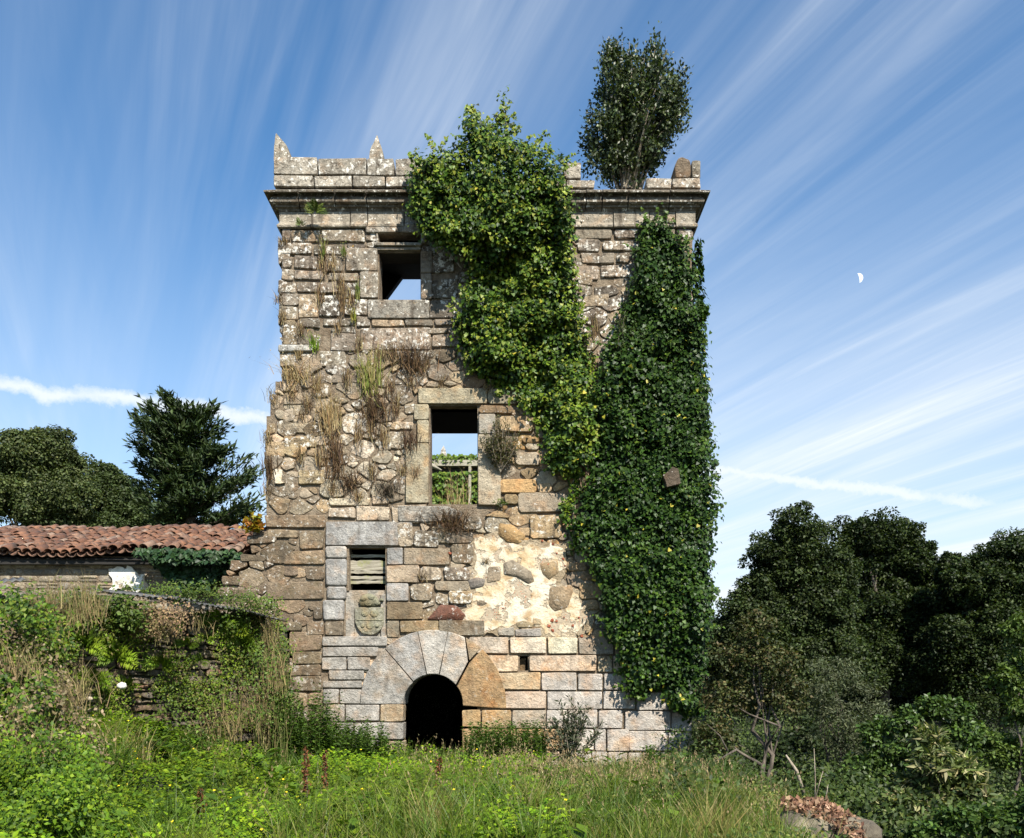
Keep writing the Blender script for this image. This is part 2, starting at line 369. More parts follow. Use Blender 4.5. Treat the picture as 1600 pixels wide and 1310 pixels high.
mesh('terrace', tv, [list(range(k))] + [[i, i + k, (i + 1) % k + k, (i + 1) % k] for i in range(k)], M_terrace, kind='structure', label='raised terrace of rough turf behind the garden wall')

# ------------------------------------------------------------------ masonry
def stone_shape(poly, y0, depth, bevel, dome, wob, cut, tint, sub=1, mapf=None):
    """poly: outline in (x,z), counter-clockwise or not; front at y0, going back by depth. Returns V,F,T,smooth"""
    P = np.asarray(poly, float); n = len(P); c = P.mean(0); out = []
    for i in range(n):
        a, b_, d = P[i - 1], P[i], P[(i + 1) % n]
        la, ld = np.linalg.norm(a - b_), np.linalg.norm(d - b_); q = min(cut, la * .35, ld * .35)
        pa = b_ + (a - b_) / (la + 1e-9) * q; pd = b_ + (d - b_) / (ld + 1e-9) * q
        out += [pa, pd]
        for s_ in range(1, sub + 1):
            t = s_ / (sub + 1); nx = P[(i + 1) % n]; qn = min(cut, ld * .35)
            if ld > 5 * cut:
                e = nx - b_; nr = np.array((-e[1], e[0])) / (ld + 1e-9)
                out.append(b_ + e * t + nr * RS.uniform(-wob, wob))
    O = np.array(out) + RS.uniform(-wob * .5, wob * .5, (len(out), 2)); m = len(O)
    ext = np.abs(O - c).max(0) + 1e-6; sc = np.maximum(1 - bevel / ext, .45)
    I = c + (O - c) * sc
    yf = y0 + RS.uniform(-.4, .4, m) * dome * .5
    V = [(x, y0 + depth, z) for x, z in O] + [(x, y0 + bevel * .9 + dome * .5, z) for x, z in O] + [(x, y, z) for (x, z), y in zip(I, yf)] + [(c[0], y0 - dome, c[1])]
    Fc = []; sm = []
    for i in range(m):
        j = (i + 1) % m
        Fc += [(i, j, m + j, m + i), (m + i, m + j, 2 * m + j, 2 * m + i), (2 * m + i, 2 * m + j, 3 * m)]; sm += [False, True, dome > .012]
    V = np.array(V)
    if mapf is not None: V = mapf(V)
    return V, Fc, tint, sm
def rect(a, b_, c, d, j=0.0):
    p = np.array([(a, b_), (c, b_), (c, d), (a, d)], float); return p + RS.uniform(-j, j, p.shape)
def toF(poly): return np.array([F(*p) for p in poly])

def tone(px, py):
    """own colour of the stone that lies there: grey-brown above, ochre beside the middle window, pale granite below"""
    r = RS.rand
    if py < 560: c = np.array([(.33, .295, .245), (.40, .35, .285), (.25, .225, .19), (.43, .36, .26)][RS.choice(4, p=[.4, .3, .2, .1])]); a = .75
    elif px < 510 and py > 800: c = np.array([(.27, .225, .165), (.33, .265, .19), (.22, .185, .14)][RS.choice(3)]); a = .45
    elif px > 740 and py < 1000 and px < 1000: c = np.array([(.43, .335, .215), (.40, .36, .29), (.48, .335, .17), (.36, .27, .18)][RS.choice(4, p=[.35, .3, .2, .15])]); a = .25
    elif py > 985: c = np.array([(.54, .47, .385), (.57, .47, .345), (.50, .455, .40), (.56, .41, .25)][RS.choice(4, p=[.4, .25, .2, .15])]); a = .15
    else: c = np.array([(.39, .345, .275), (.44, .385, .30), (.33, .295, .24), (.42, .34, .23)][RS.choice(4)]); a = .5
    wh = math.exp(-((px - 585) / 55.) ** 2 - ((py - 735) / 60.) ** 2); c = c + (np.array((.60, .56, .47)) - c) * .75 * wh
    c = c * (np.array((1.07, 1.0, .92)) if py < 600 else np.array((1.04, .96, .86))) * (.98 if py < 560 else .95 if px < 510 and py > 800 else 1.06) * (1 + RS.normal() * .2) * (1 + RS.normal(size=3) * .012)
    return np.append(np.clip(c, .03, .8), np.clip(a + RS.normal() * .22, 0, 1))

TOWER = empty('stone_tower', (0, 0, 0), label='ruined square stone tower with round arched doorway, cornice and pinnacles, half hidden by ivy', cat='tower')
# openings (px) : x0,y0,x1,y1
OPEN = [(590, 365, 659, 381), (591, 392, 657, 470), (670, 632, 747, 790), (543, 854, 603, 925), (810, 1023, 827, 1050)]
DOOR = (632, 1055, 722, 1235)

# explicit stones: [x0,y0,x1,y1]
EXP_TOP = [(440,357,455,379),(455,359,500,380),(503,358,570,380),(571,365,588,378),(440,381,489,399),(490,383,506,399),(507,384,535,399),(542,381,572,389),(573,379,588,389),
 (440,400,457,420),(460,400,496,421),(508,400,536,425),(440,421,458,439),(459,422,506,438),(513,426,561,441),(440,440,463,460),(465,440,497,459),(498,441,528,460),(536,442,560,467),
 (440,460,466,480),(467,460,497,497),(498,461,533,495),(538,468,574,493),(440,480,466,500),(440,500,464,539),(465,514,491,540),(467,498,502,513),(504,497,556,512),(517,521,557,549),(563,513,672,549),
 (518,512,555,521),(580,500,632,511),(633,500,678,512),(679,498,708,510),(668,513,699,523),(675,523,716,543),(500,549,541,573),(438,552,494,573),(660,383,709,428),(675,437,715,468),(671,469,708,498),(557,494,580,511),
 (898,357,957,374),(960,357,1012,373),(903,375,938,394),(942,376,998,393),(907,395,960,413),(963,394,998,412),(896,415,934,437),(937,415,993,435),(909,460,953,481),(1058,358,1082,374),(1064,375,1082,400),(1012,358,1056,380),(1000,382,1062,402),
 (441,592,467,611),(477,587,510,601),(443,614,487,633),(518,585,565,601),(443,640,461,659),(443,661,491,677),(444,681,494,699),(415,691,447,714),(466,734,509,758),(590,690,611,705),(632,630,650,647),(618,658,645,673),
 (514,777,580,792),(581,772,609,790),(512,793,556,810),(556,791,611,815),(612,789,668,818),(414,804,508,825)]
EXP_LOWLEFT = [(419,827,467,842),(467,829,507,859),(440,860,508,884),(387,837,433,850),(374,866,415,878),(416,867,439,881),(477,886,507,907),(444,886,466,902),(416,907,507,938),(346,901,375,916),(340,917,368,932),(370,921,402,933),
 (489,948,505,970),(445,971,472,986),(452,987,503,1018),(456,1019,502,1038),(454,1039,502,1056),(452,1057,503,1080),(452,1081,480,1105),(481,1082,504,1104),(452,1106,503,1130),(452,1131,504,1160),(452,1161,504,1200)]
EXP_ASH = [(509,815,645,853),(604,856,630,883),(631,857,703,883),(604,884,655,911),(604,912,639,940),(604,941,661,969),(604,970,624,997),(625,970,686,989),(686,969,757,994),
 (480,971,507,993),(508,971,537,994),(504,995,606,1010),(504,1011,592,1026),(503,1027,542,1047),(543,1027,579,1047),(514,1048,570,1063),(505,1064,566,1076),(505,1077,530,1100),(531,1077,566,1100),
 (505,1101,539,1128),(540,1101,593,1127),(594,1101,631,1128),(510,1129,553,1156),(554,1129,631,1156),(505,1157,553,1185),(554,1157,594,1185),(595,1157,631,1184),(505,1186,631,1225),
 (733,996,795,1022),(797,996,854,1022),(856,996,902,1022),(904,996,959,1023),(960,997,990,1023),(758,1024,810,1050),(827,1024,932,1050),(933,1025,957,1051),(958,1025,1000,1051),
 (774,1051,845,1078),(846,1051,901,1079),(902,1052,942,1079),(943,1052,1000,1079),(788,1080,854,1108),(855,1080,941,1109),(942,1080,993,1109),(994,1081,1046,1111),(1047,1083,1082,1111),
 (722,1109,751,1136),(752,1109,799,1138),(800,1109,853,1138),(854,1109,886,1138),(887,1109,934,1138),(935,1110,973,1139),(976,1111,1048,1142),(1049,1113,1080,1143),
 (722,1138,806,1171),(807,1139,824,1171),(825,1139,880,1172),(881,1139,928,1173),(929,1139,947,1174),(948,1140,983,1174),(982,1142,1043,1174),(1044,1144,1075,1175),
 (722,1172,790,1210),(791,1173,860,1210),(861,1174,924,1210),(925,1174,949,1212),(950,1175,980,1212),(981,1176,1003,1212),(1004,1176,1040,1214),(1041,1176,1076,1216)]
EXP_WARM = [(781,750,839,771),(839,755,864,771),(810,770,888,801),(803,707,844,728),(827,806,878,843),(788,771,811,789),(815,682,842,694),(820,694,842,706),(748,634,802,647),(779,650,834,675),(762,608,810,632),
 (620,818,646,856),(647,830,685,856),(694,831,741,850),(705,851,740,882),(723,807,753,830),(656,886,690,908),(693,887,735,910),(678,909,735,925),(700,924,740,944),(640,912,676,940),(884,878,917,893),(906,893,945,909),(905,910,948,936),(915,937,936,955),(937,937,958,955)]
STONES = []                               # (polygon px, proud, depth, bevel, dome, wob, cut, tint, material, area)
def put(poly, proud, depth, bevel, dome, wob, cut, tint, mat): STONES.append((np.asarray(poly, float), proud, depth, bevel, dome, wob, cut, tint, mat))
G = .9                                    # joint, px
for lst, mat, pr, cut, dm in ((EXP_TOP, M_top, .024, .018, .0035), (EXP_LOWLEFT, M_brown, .035, .028, .006), (EXP_ASH, M_ash, .045, .016, .002), (EXP_WARM, M_stone, .05, .045, .006)):
    for (a, b_, c, d) in lst:
        cx, cy = (a + c) / 2, (b_ + d) / 2
        j = .6 if mat is M_ash else 1.7; t = tone(cx, cy)
        if mat is M_ash:
            if cy < 1000 and cx < 625 and cy < 940 and cx < 650: t[:3] = np.array((.40, .385, .36)) * (1 + RS.normal() * .06)
            if cx < 600 and cy > 990: t[:3] = np.array((.42, .39, .345)) * (1 + RS.normal() * .08); t[3] = .4
            if cy > 1135 and 720 < cx < 860: t[:3] = np.array((.54, .36, .19)) * (1 + RS.normal() * .06)
            if 1100 < cy < 1137 and 720 < cx < 800: t[:3] = np.array((.52, .37, .20))
            if cy > 1040 and cx > 855: t[:3] = np.array((.60, .545, .48)) * (1 + RS.normal() * .07)
        g_ = G * (.6 if mat is M_ash else .8)
        put(rect(a + g_, b_ + g_, c - g_, d - g_, j), pr + RS.uniform(-.010, .012), .45 if mat in (M_ash,) else .3, .012 if mat is M_ash else .015, dm, .35 * j / 80 + .003, cut, t, mat)
# special stones
put([(436,541),(491,541),(490,551),(436,552)], .09, .4, .02, .006, .004, .02, np.array((.62, .60, .54, .9)), M_top)
put([(688,945),(714,947),(728,962),(722,971),(667,969)], .06, .3, .02, .02, .006, .02, np.array((.20, .095, .065, .2)), M_stone)
put([(779,817),(800,820),(822,838),(814,851),(795,850),(778,838)], .055, .3, .03, .02, .006, .03, np.array((.46, .30, .14, .15)), M_stone)
put([(757,807),(778,797),(797,806),(795,811)], .05, .3, .02, .01, .004, .02, np.array((.44, .31, .17, .2)), M_stone)
put([(785,880),(800,874),(830,893),(836,910),(826,914),(808,903),(786,898)], .05, .3, .02, .015, .004, .02, np.array((.36, .30, .22, .3)), M_stone)
put([(762,886),(783,885),(783,908),(760,913)], .05, .3, .02, .012, .006, .02, np.array((.33, .26, .18, .3)), M_stone)
put([(730,908),(745,901),(760,905),(757,918),(735,923)], .055, .3, .03, .02, .004, .02, np.array((.24, .21, .18, .3)), M_stone)
put([(842,880),(872,876),(874,895),(858,908),(846,896)], .05, .3, .02, .015, .005, .02, np.array((.42, .31, .18, .2)), M_stone)
put([(858,918),(893,914),(896,924),(888,950),(866,957),(856,945)], .05, .3, .02, .02, .006, .02, np.array((.36, .27, .17, .3)), M_stone)
put([(745,940),(753,938),(762,943),(755,947),(746,946)], .05, .2, .012, .01, .002, .01, np.array((.20, .16, .11, .2)), M_stone)
put([(778,983),(803,980),(804,994),(778,993)], .05, .3, .012, .006, .003, .02, np.array((.46, .41, .33, .2)), M_stone)
put([(805,984),(845,982),(846,995),(805,995)], .05, .3, .012, .006, .003, .02, np.array((.42, .38, .33, .3)), M_stone)
put([(806,973),(818,970),(834,974),(833,981),(808,981)], .05, .3, .012, .008, .003, .02, np.array((.42, .33, .2, .2)), M_stone)
put([(832,965),(846,968),(846,977),(833,978)], .05, .3, .012, .008, .003, .02, np.array((.46, .38, .25, .2)), M_stone)
put([(812,1030),(822,1027),(822,1049),(812,1049)], -.16, .2, .012, .006, .003, .01, np.array((.26, .17, .09, .2)), M_stone)
for q in range(16):                        # brick fragments left in the plaster
    x, y = [(845,848),(862,852),(868,862),(876,874),(880,880),(858,880),(866,968),(862,978),(872,975),(880,962),(905,966),(895,982),(868,990),(906,995),(790,951),(706,868)][q]
    r_ = RS.uniform(1.4, 3.6); x += RS.uniform(-5, 5); y += RS.uniform(-5, 5); k1, k2, k3, k4, k5 = RS.uniform(.4, 1.2, 5); put([(x - r_ * k1, y - r_ * .5), (x + r_ * k2 * .5, y - r_ * k3), (x + r_ * k4, y), (x + r_ * .5, y + r_ * k5), (x - r_ * k3, y + r_ * .6)], .052, .1, .006, .004, .003, .008, np.array((.42, .13, .07, .0)), M_ash)

EXPL = np.array(EXP_TOP + EXP_LOWLEFT + EXP_ASH + EXP_WARM, float)
BIG = np.array([(654,608,761,632),(634,632,670,790),(747,632,784,790),(575,468,671,499),(541,389,591,470),(657,383,676,470),(509,853,543,970),(536,921,604,997),(572,356,665,366)], float)
HOLES = np.array([o for o in OPEN] + [DOOR], float)
OUT = [(440,357),(440,540),(437,560),(435,592),(430,612),(420,640),(415,660),(414,800),(398,826),(386,850),(372,870),(345,905),(335,935),(440,975),(452,1200),(505,1230),(1078,1230),(1080,900),(1083,357)]
def inside_any(x, y, R, m=0.0): return bool(((x > R[:, 0] + m) & (x < R[:, 2] - m) & (y > R[:, 1] + m) & (y < R[:, 3] - m)).any())
def clip_half(P, p, nrm):
    out = []; d = (P - p) @ nrm
    for i in range(len(P)):
        j = (i + 1) % len(P)
        if d[i] <= 0: out.append(P[i])
        if (d[i] < 0) != (d[j] < 0): out.append(P[i] + (P[j] - P[i]) * d[i] / (d[i] - d[j]))
    return np.array(out) if len(out) > 2 else None
def voronoi(seeds, an, gap, size, rad=None):
    s2 = seeds * np.array((1, an)); res = []
    for i, p in enumerate(s2):
        d = ((s2 - p) ** 2).sum(1); nb = np.argsort(d)[1:22]
        P = p + np.array([(-size, -size), (size, -size), (size, size), (-size, size)], float)
        for j in nb:
            w = s2[j] - p; L = np.linalg.norm(w)
            f_ = .5 if rad is None else float(np.clip(.5 + .5 * (rad[i] ** 2 - rad[j] ** 2) / L ** 2, .22, .78))
            P = clip_half(P, p + w * f_ - w / L * gap, w / L)
            if P is None: break
        if P is not None:
            P = P / np.array((1, an))
            if len(P) > 7:
                e = np.linalg.norm(P - np.roll(P, -1, 0), axis=1)
                while len(P) > 7:
                    e = np.linalg.norm(P - np.roll(P, -1, 0), axis=1); P = np.delete(P, int(np.argmin(e)), 0)
        res.append(P)
    return res
def area(P): return abs(np.dot(P[:, 0], np.roll(P[:, 1], -1)) - np.dot(P[:, 1], np.roll(P[:, 0], -1))) / 2
# rubble fill: seeds in loose courses, of locally varying size
cand = []; y = 350
while y < 545:                              # loose courses above
    h = RS.uniform(15, 24); x = 430
    while x < 1095:
        w = RS.uniform(.9, 3.0) * h; cand.append((x + w / 2, y + RS.uniform(-.12, .12) * h, w * .5)); x += w
    y += h
y = 990
while y < 1225:
    h = RS.uniform(18, 28); x = 325
    while x < 1095:
        w = RS.uniform(.9, 2.6) * h; cand.append((x + w / 2, y + RS.uniform(-.12, .12) * h, w * .5)); x += w
    y += h
cand = [c for c in cand]; acc = [(c[0], c[1], 0) for c in cand]
xs_ = RS.uniform((325, 548), (1095, 990), (9000, 2)); sizes = np.concatenate([RS.uniform(19, 30, 700), RS.uniform(11, 18, 3300), RS.uniform(6.5, 10, 5000)])
A_ = np.zeros((0, 3))
for (x, y), r_ in zip(xs_, sizes):          # random rubble of mixed sizes in the middle
    if len(A_):
        dd_ = np.hypot((A_[:, 0] - x) / 1.35, A_[:, 1] - y)
        if (dd_ < (A_[:, 2] + r_) * .52).any(): continue
    A_ = np.vstack([A_, (x, y, r_)])
seeds = np.array([c[:2] for c in acc] + [tuple(q[:2]) for q in A_]); rad_ = np.array([12.] * len(acc) + list(A_[:, 2]))
def inflate(S_, rad):
    return S_
cells = voronoi(seeds, 1.45, .55, 80, rad_)
for sd, P in zip(seeds, cells):
    if P is None or area(P) < 22: continue
    x, y = sd
    if not inpoly(np.array([x]), np.array([y]), OUT)[0]: continue
    tst = np.concatenate([P, (P + sd) / 2, [sd]]); hid = np.mean([inside_any(q[0], q[1], EXPL, 0) or inside_any(q[0], q[1], BIG, 0) for q in tst])
    if hid > .6: continue
    if any(inside_any(q[0], q[1], HOLES, 0) for q in np.concatenate([P, (P + sd) / 2, [sd]])): continue
    if math.hypot(x - 677, y - 1101) < 112 and y < 1108: continue
    if 628 < x < 724 and y > 1100: continue
    P[:, 0] = np.maximum(P[:, 0], (434 if y < 590 else 434 - (y - 590) * .25 if y < 660 else 412 if y < 805 else 330)); P[:, 0] = np.minimum(P[:, 0], 1083)
    if area(P) < 22: continue
    lowl = px_l = x < 510 and y > 800
    put(sd + (P - sd) * RS.uniform(.86, 1.0) if area(P) > 120 else P, RS.uniform(-.012, .034), .25, .014, RS.uniform(.002, .009), .02, RS.uniform(.012, .045), tone(x, y), M_brown if lowl else (M_top if y < 560 else M_stone))

sz = [area(s[0]) if s[8] is not None else 0 for s in STONES]; order = np.argsort(sz)[::-1]
small = {}; kept = 0
SHAPES = []
for r_, i in enumerate(order):
    poly, pr, dep, bev, dome, wob, cut, t, mat = STONES[i]
    sh = stone_shape(toF(poly), -pr, dep, bev, dome, wob, cut, t, 1 if sz[i] > 300 else 0)
    if r_ < 290:
        V, Fc, tt, sm = sh; mesh('stone', V, Fc, mat, TOWER, tint=tt, smooth=sm); kept += 1
    else: small.setdefault(mat.name, (mat, MB()))[1].add(*sh)
allsmall = MB()
mats_small = []
for nme, (mat, mb) in small.items(): allsmall.V += mb.V; allsmall.T += mb.T; mats_small += [len(mats_small)] ; allsmall.F += [[j + allsmall.n for j in f] for f in mb.F]; allsmall.sm += mb.sm; allsmall.n += mb.n
allsmall.build('small_stones', M_stone, TOWER, kind='stuff')
print('tower stones', len(STONES), kept)

def block(name, poly, pr, dep, bev, t, mat, dome=.0, wob=.004, cut=.02, sub=1):
    V, Fc, tt, sm = stone_shape(toF(poly), -pr, dep, bev, dome, wob, cut, np.asarray(t, float), sub); return mesh(name, V, Fc, mat, TOWER, tint=tt, smooth=sm)
R4 = lambda a, b_, c, d: [(a, b_), (c, b_), (c, d), (a, d)]
# voussoirs of the doorway arch, centre (677,1101)
AC = np.array((677., 1101.))
def pol(r, deg): return AC + r * np.array((math.cos(math.radians(deg)), -math.sin(math.radians(deg)) * (1.02)))
def vouss(a0, a1, t, outer=115, inner=45.5, pts=None):
    O = pts or ([pol(outer, a0 + (a1 - a0) * k_ / 6) for k_ in range(7)] + [pol(inner, a1 + (a0 - a1) * k_ / 5) for k_ in range(6)])
    c = np.mean(O, 0); P = np.array(O); P = c + (P - c) * (1 - 1.0 / np.maximum(np.linalg.norm(P - c, axis=1), 1))[:, None]
    Q = toF(P); m = len(Q); cc = Q.mean(0); bev = .012
    yb, yf = .75, -.062 + RS.uniform(-.008, .008); V = []; 
    I = cc + (Q - cc) * .965
    V = [(x, yb, z) for x, z in Q] + [(x, yf + bev, z) for x, z in Q] + [(x, yf, z) for x, z in I]
    Fc = []; sm = []
    for i in range(m):
        j = (i + 1) % m; Fc += [(i, j, m + j, m + i), (m + i, m + j, 2 * m + j, 2 * m + i)]; sm += [False, True]
    Fc += [list(range(2 * m, 3 * m))]; sm += [False]
    mesh('voussoir', V, Fc, M_ash, TOWER, tint=np.asarray(t), smooth=sm)
GRY = (.445, .415, .37, .22)
vouss(180, 131.4, (.42, .395, .355, .30)); vouss(131.4, 102.2, (.41, .39, .36, .25)); vouss(102.2, 78.2, (.55, .51, .45, .1))
p0 = [pol(115, a) for a in (78.2, 72, 64.5)] + [pol(86, 50), pol(46, 39)] + [pol(45.5, a) for a in (50, 60, 70, 78.2)]
vouss(0, 0, (.55, .51, .45, .12), pts=p0)
vouss(0, 0, (.45, .36, .25, .1), pts=[pol(115, 64), pol(115, 57), pol(115, 49), pol(87, 49.5)])
vouss(0, 0, (.43, .285, .150, .35), pts=[pol(115, a) for a in (48, 40, 30, 20, 10, 0, -3.5)] + [pol(46, -3.5)] + [pol(45.5, a) for a in (0, 10, 20, 30, 38)] + [pol(86, 49)])
# middle window
YL = (.44, .385, .27, .2)
block('lintel', R4(654, 608, 761, 632), .055, .32, .014, (.43, .375, .26, .25), M_ash)
for q in (R4(647, 633, 670, 657), R4(652, 658, 670, 693), R4(634, 694, 670, 787)): block('jamb_stone', q, .05 + RS.uniform(0, .01), .4, .014, np.array(YL) * (1, 1, 1, 1), M_ash)
for q, t in ((R4(748, 648, 774, 679), (.44, .40, .33, .2)), (R4(747, 680, 783, 790), (.50, .425, .31, .15))): block('jamb_stone', q, .055, .4, .014, t, M_ash)
block('sill', [(622,791),(700,792),(722,800),(720,812),(668,817),(622,816)], .06, .7, .02, (.36, .33, .28, .5), M_stone, .01)
# upper window: head mould, transom ledge, jambs, sill
block('lintel', R4(572, 356, 664, 366), .07, .28, .016, (.42, .37, .30, .5), M_top)
block('transom', R4(585, 382, 660, 387), .09, .3, .01, (.40, .36, .29, .4), M_top); block('transom', R4(588, 387.5, 658, 392), .04, .5, .008, (.36, .32, .26, .4), M_top)
for q in (R4(541, 389, 590, 425), R4(563, 426, 590.5, 467), R4(588, 366, 591, 382)): block('jamb_stone', q, .05, .4, .014, (.37, .32, .25, .55), M_top)
for q in (R4(658, 366, 666, 382), R4(658, 393, 676, 428), R4(658, 429, 675, 469)): block('jamb_stone', q, .05, .4, .014, (.34, .28, .21, .5), M_top)
block('sill', R4(575, 470, 671, 499), .055, .7, .016, (.38, .345, .285, .5), M_top)
for a_x, b_x, c_y in ((668, 749, 634), (588, 661, 367), (589, 659, 394.5), (541, 605, 856)):  # added near-black boxes: shade under the window heads put in as dark material
    (xa, za), (xb, zb) = F(a_x, c_y), F(b_x, c_y - (10 if c_y == 394.5 else 14)); mb = MB(); mb.box((xa, .06 if c_y == 394.5 else .24, za), (xb, .50, zb)); mb.build('soffit_shade', M_dwood, TOWER)
# lower window with planks, carved panel below
for q, t in ((R4(509, 854, 542, 873), GRY), (R4(509, 874, 542, 916), (.40, .385, .36, .25)), (R4(511, 917, 541, 937), (.41, .39, .36, .3)), (R4(505, 938, 538, 970), (.46, .44, .41, .6))):
    block('jamb_stone', q, .05, .6, .03, t, M_ash, .0, .004, .03)
block('panel', R4(538, 922, 603, 996), -.075, .35, .01, (.40, .37, .31, .35), M_ash)
block('panel_border', R4(538, 926, 553, 996), -.024, .3, .012, (.44, .40, .34, .3), M_ash)
block('panel_border', R4(594.5, 928, 602.5, 996), -.024, .3, .012, (.42, .385, .33, .3), M_ash)
sh_o = [(554,949),(600,949),(600,972),(597,982),(590,989),(583,992),(576,992),(566,990),(559,983),(554,972)]
SH = block('shield', sh_o, .0, .2, .014, (.34, .325, .24, .5), M_ash, .012, .003, .02)
def relief(name, poly, pr, t): 
    V, Fc, tt, sm = stone_shape(toF(poly), -pr, .1, .012, .008, .003, .012, np.asarray(t), 0); return mesh(name, V, Fc, M_ash, SH, tint=tt, smooth=sm)
ol = (.32, .31, .21, .5)
relief('shield_band', R4(557, 968, 598, 970.5), .016, ol)
for cx, cy, r_ in ((570, 959, 6), (585, 959, 7), (578, 978, 6.5), (567, 978, 4), (589, 978, 4)):
    relief('charge', [(cx + r_ * math.cos(a), cy + r_ * math.sin(a) * .9) for a in np.linspace(0, 5.5, 7)], .024, ol)
cr = block('crest', [(562,947),(560,938),(566,930),(577,927),(588,932),(592,940),(590,948)], .005, .2, .02, ol, M_ash, .02, .004, .02)
for cx, cy, r_ in ((568, 936, 6), (580, 934, 6), (576, 943, 7), (590, 943, 5), (596, 938, 4)):
    V, Fc, tt, sm = stone_shape(toF([(cx + r_ * math.cos(a), cy + r_ * math.sin(a) * .7) for a in np.linspace(0, 5.5, 7)]), -.03, .1, .012, .012, .003, .012, np.asarray(ol), 0)
    mesh('mantling', V, Fc, M_ash, cr, tint=tt, smooth=sm)
for (y0, y1, s_) in ((864.5, 869, 0), (874, 890, 1), (890.5, 894.5, 0), (898.5, 903.5, 0), (905.5, 910.5, 0)):
    mb = MB(); p_ = []; (xa, za), (xb, zb) = F(541, y0), F(605, y1)
    nseg = 9; V = []
    for i in range(nseg + 1):
        x = xa + (xb - xa) * i / nseg; w1, w2 = RS.uniform(-.008, .008, 2) * (2 if s_ else 1)
        V += [(x, .20, za + w1), (x, .20, zb + w2), (x, .25, zb + w2), (x, .25, za + w1)]
    mb.add(V, [(4 * i + a, 4 * i + 4 + a, 4 * i + 4 + (a + 1) % 4, 4 * i + (a + 1) % 4) for i in range(nseg) for a in range(4)] + [(0, 1, 2, 3), tuple(4 * nseg + a for a in (3, 2, 1, 0))])
    mb.build('plank', M_wood, TOWER)

# core of the walls
def core_front():
    NI = (540, 925, 602, 996)
    xs = sorted({435, 545, 1081, 416, 400, 350, 456, 430, 422, NI[0], NI[2], *[o[0] + 2 for o in OPEN], *[o[2] - 2 for o in OPEN], DOOR[0] - 24, DOOR[2] + 24})
    ys = sorted({300, 560, 596, 624, 650, 830, 900, 975, 1240, NI[1], NI[3], *[o[1] + 2 for o in OPEN], *[o[3] - 2 for o in OPEN], DOOR[1] - 25})
    def full(i, j):
        if not (0 <= i < len(xs) - 1 and 0 <= j < len(ys) - 1): return False
        x, y = (xs[i] + xs[i + 1]) / 2, (ys[j] + ys[j + 1]) / 2
        if any(o[0] < x < o[2] and o[1] < y < o[3] for o in OPEN): return False
        if DOOR[0] - 24 < x < DOOR[2] + 24 and y > DOOR[1] - 25: return False
        if NI[0] < x < NI[2] and NI[1] - 3 < y < NI[3]: return False
        lim = 435 if y < 596 else 430 if y < 624 else 422 if y < 650 else 416 if y < 830 else 400 if y < 900 else 350 if y < 975 else 456
        return x > lim
    V = []; Fc = []
    def quad(*p): n0 = len(V); V.extend(p); Fc.append((n0, n0 + 1, n0 + 2, n0 + 3))
    a, b_ = .020, .46
    for i in range(len(xs) - 1):
        for j in range(len(ys) - 1):
            if not full(i, j): continue
            (x0, z0), (x1, z1) = F(xs[i] + (5 if xs[i] == 435 else 0), ys[j]), F(xs[i + 1] + (5 if xs[i + 1] == 435 else 0), ys[j + 1])
            quad((x0, a, z0), (x1, a, z0), (x1, a, z1), (x0, a, z1)); quad((x0, b_, z0), (x0, b_, z1), (x1, b_, z1), (x1, b_, z0))
            if not full(i - 1, j): quad((x0, a, z0), (x0, a, z1), (x0, b_, z1), (x0, b_, z0))
            if not full(i + 1, j): quad((x1, a, z0), (x1, b_, z0), (x1, b_, z1), (x1, a, z1))
            if not full(i, j - 1): quad((x0, a, z0), (x0, b_, z0), (x1, b_, z0), (x1, a, z0))
            if not full(i, j + 1): quad((x0, a, z1), (x1, a, z1), (x1, b_, z1), (x0, b_, z1))
    mesh('wall_core', V, Fc, M_mortar, TOWER)
core_front()
mb = MB(); T1 = 11.05
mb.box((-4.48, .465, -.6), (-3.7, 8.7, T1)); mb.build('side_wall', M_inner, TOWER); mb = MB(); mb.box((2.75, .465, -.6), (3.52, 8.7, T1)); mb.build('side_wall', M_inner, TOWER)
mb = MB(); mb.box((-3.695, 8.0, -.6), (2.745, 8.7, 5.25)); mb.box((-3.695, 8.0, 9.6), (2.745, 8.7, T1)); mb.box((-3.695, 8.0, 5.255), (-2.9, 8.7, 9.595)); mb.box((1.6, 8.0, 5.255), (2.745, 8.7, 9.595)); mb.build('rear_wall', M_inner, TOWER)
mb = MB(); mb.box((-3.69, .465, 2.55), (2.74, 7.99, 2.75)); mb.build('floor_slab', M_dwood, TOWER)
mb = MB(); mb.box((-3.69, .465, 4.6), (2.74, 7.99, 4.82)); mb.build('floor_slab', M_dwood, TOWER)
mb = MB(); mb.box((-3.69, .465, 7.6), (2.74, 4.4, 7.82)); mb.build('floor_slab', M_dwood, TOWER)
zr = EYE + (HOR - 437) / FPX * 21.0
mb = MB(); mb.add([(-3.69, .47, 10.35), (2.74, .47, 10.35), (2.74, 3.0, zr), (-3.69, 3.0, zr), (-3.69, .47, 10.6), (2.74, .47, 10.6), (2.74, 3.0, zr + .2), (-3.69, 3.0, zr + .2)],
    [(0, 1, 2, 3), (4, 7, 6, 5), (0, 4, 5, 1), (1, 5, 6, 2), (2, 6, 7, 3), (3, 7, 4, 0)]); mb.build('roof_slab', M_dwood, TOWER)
P = [at(631, 435, 20.9), at(603, 473, 20.9), at(560, 500, 20.9), at(560, 435, 20.9)]
V = [tuple(p) for p in P] + [(p[0], p[1] - .18, p[2]) for p in P]
mesh('rafter_gusset', V, [(0, 1, 2, 3), (4, 7, 6, 5), (0, 4, 5, 1), (1, 5, 6, 2), (2, 6, 7, 3), (3, 7, 4, 0)], M_dwood, TOWER)

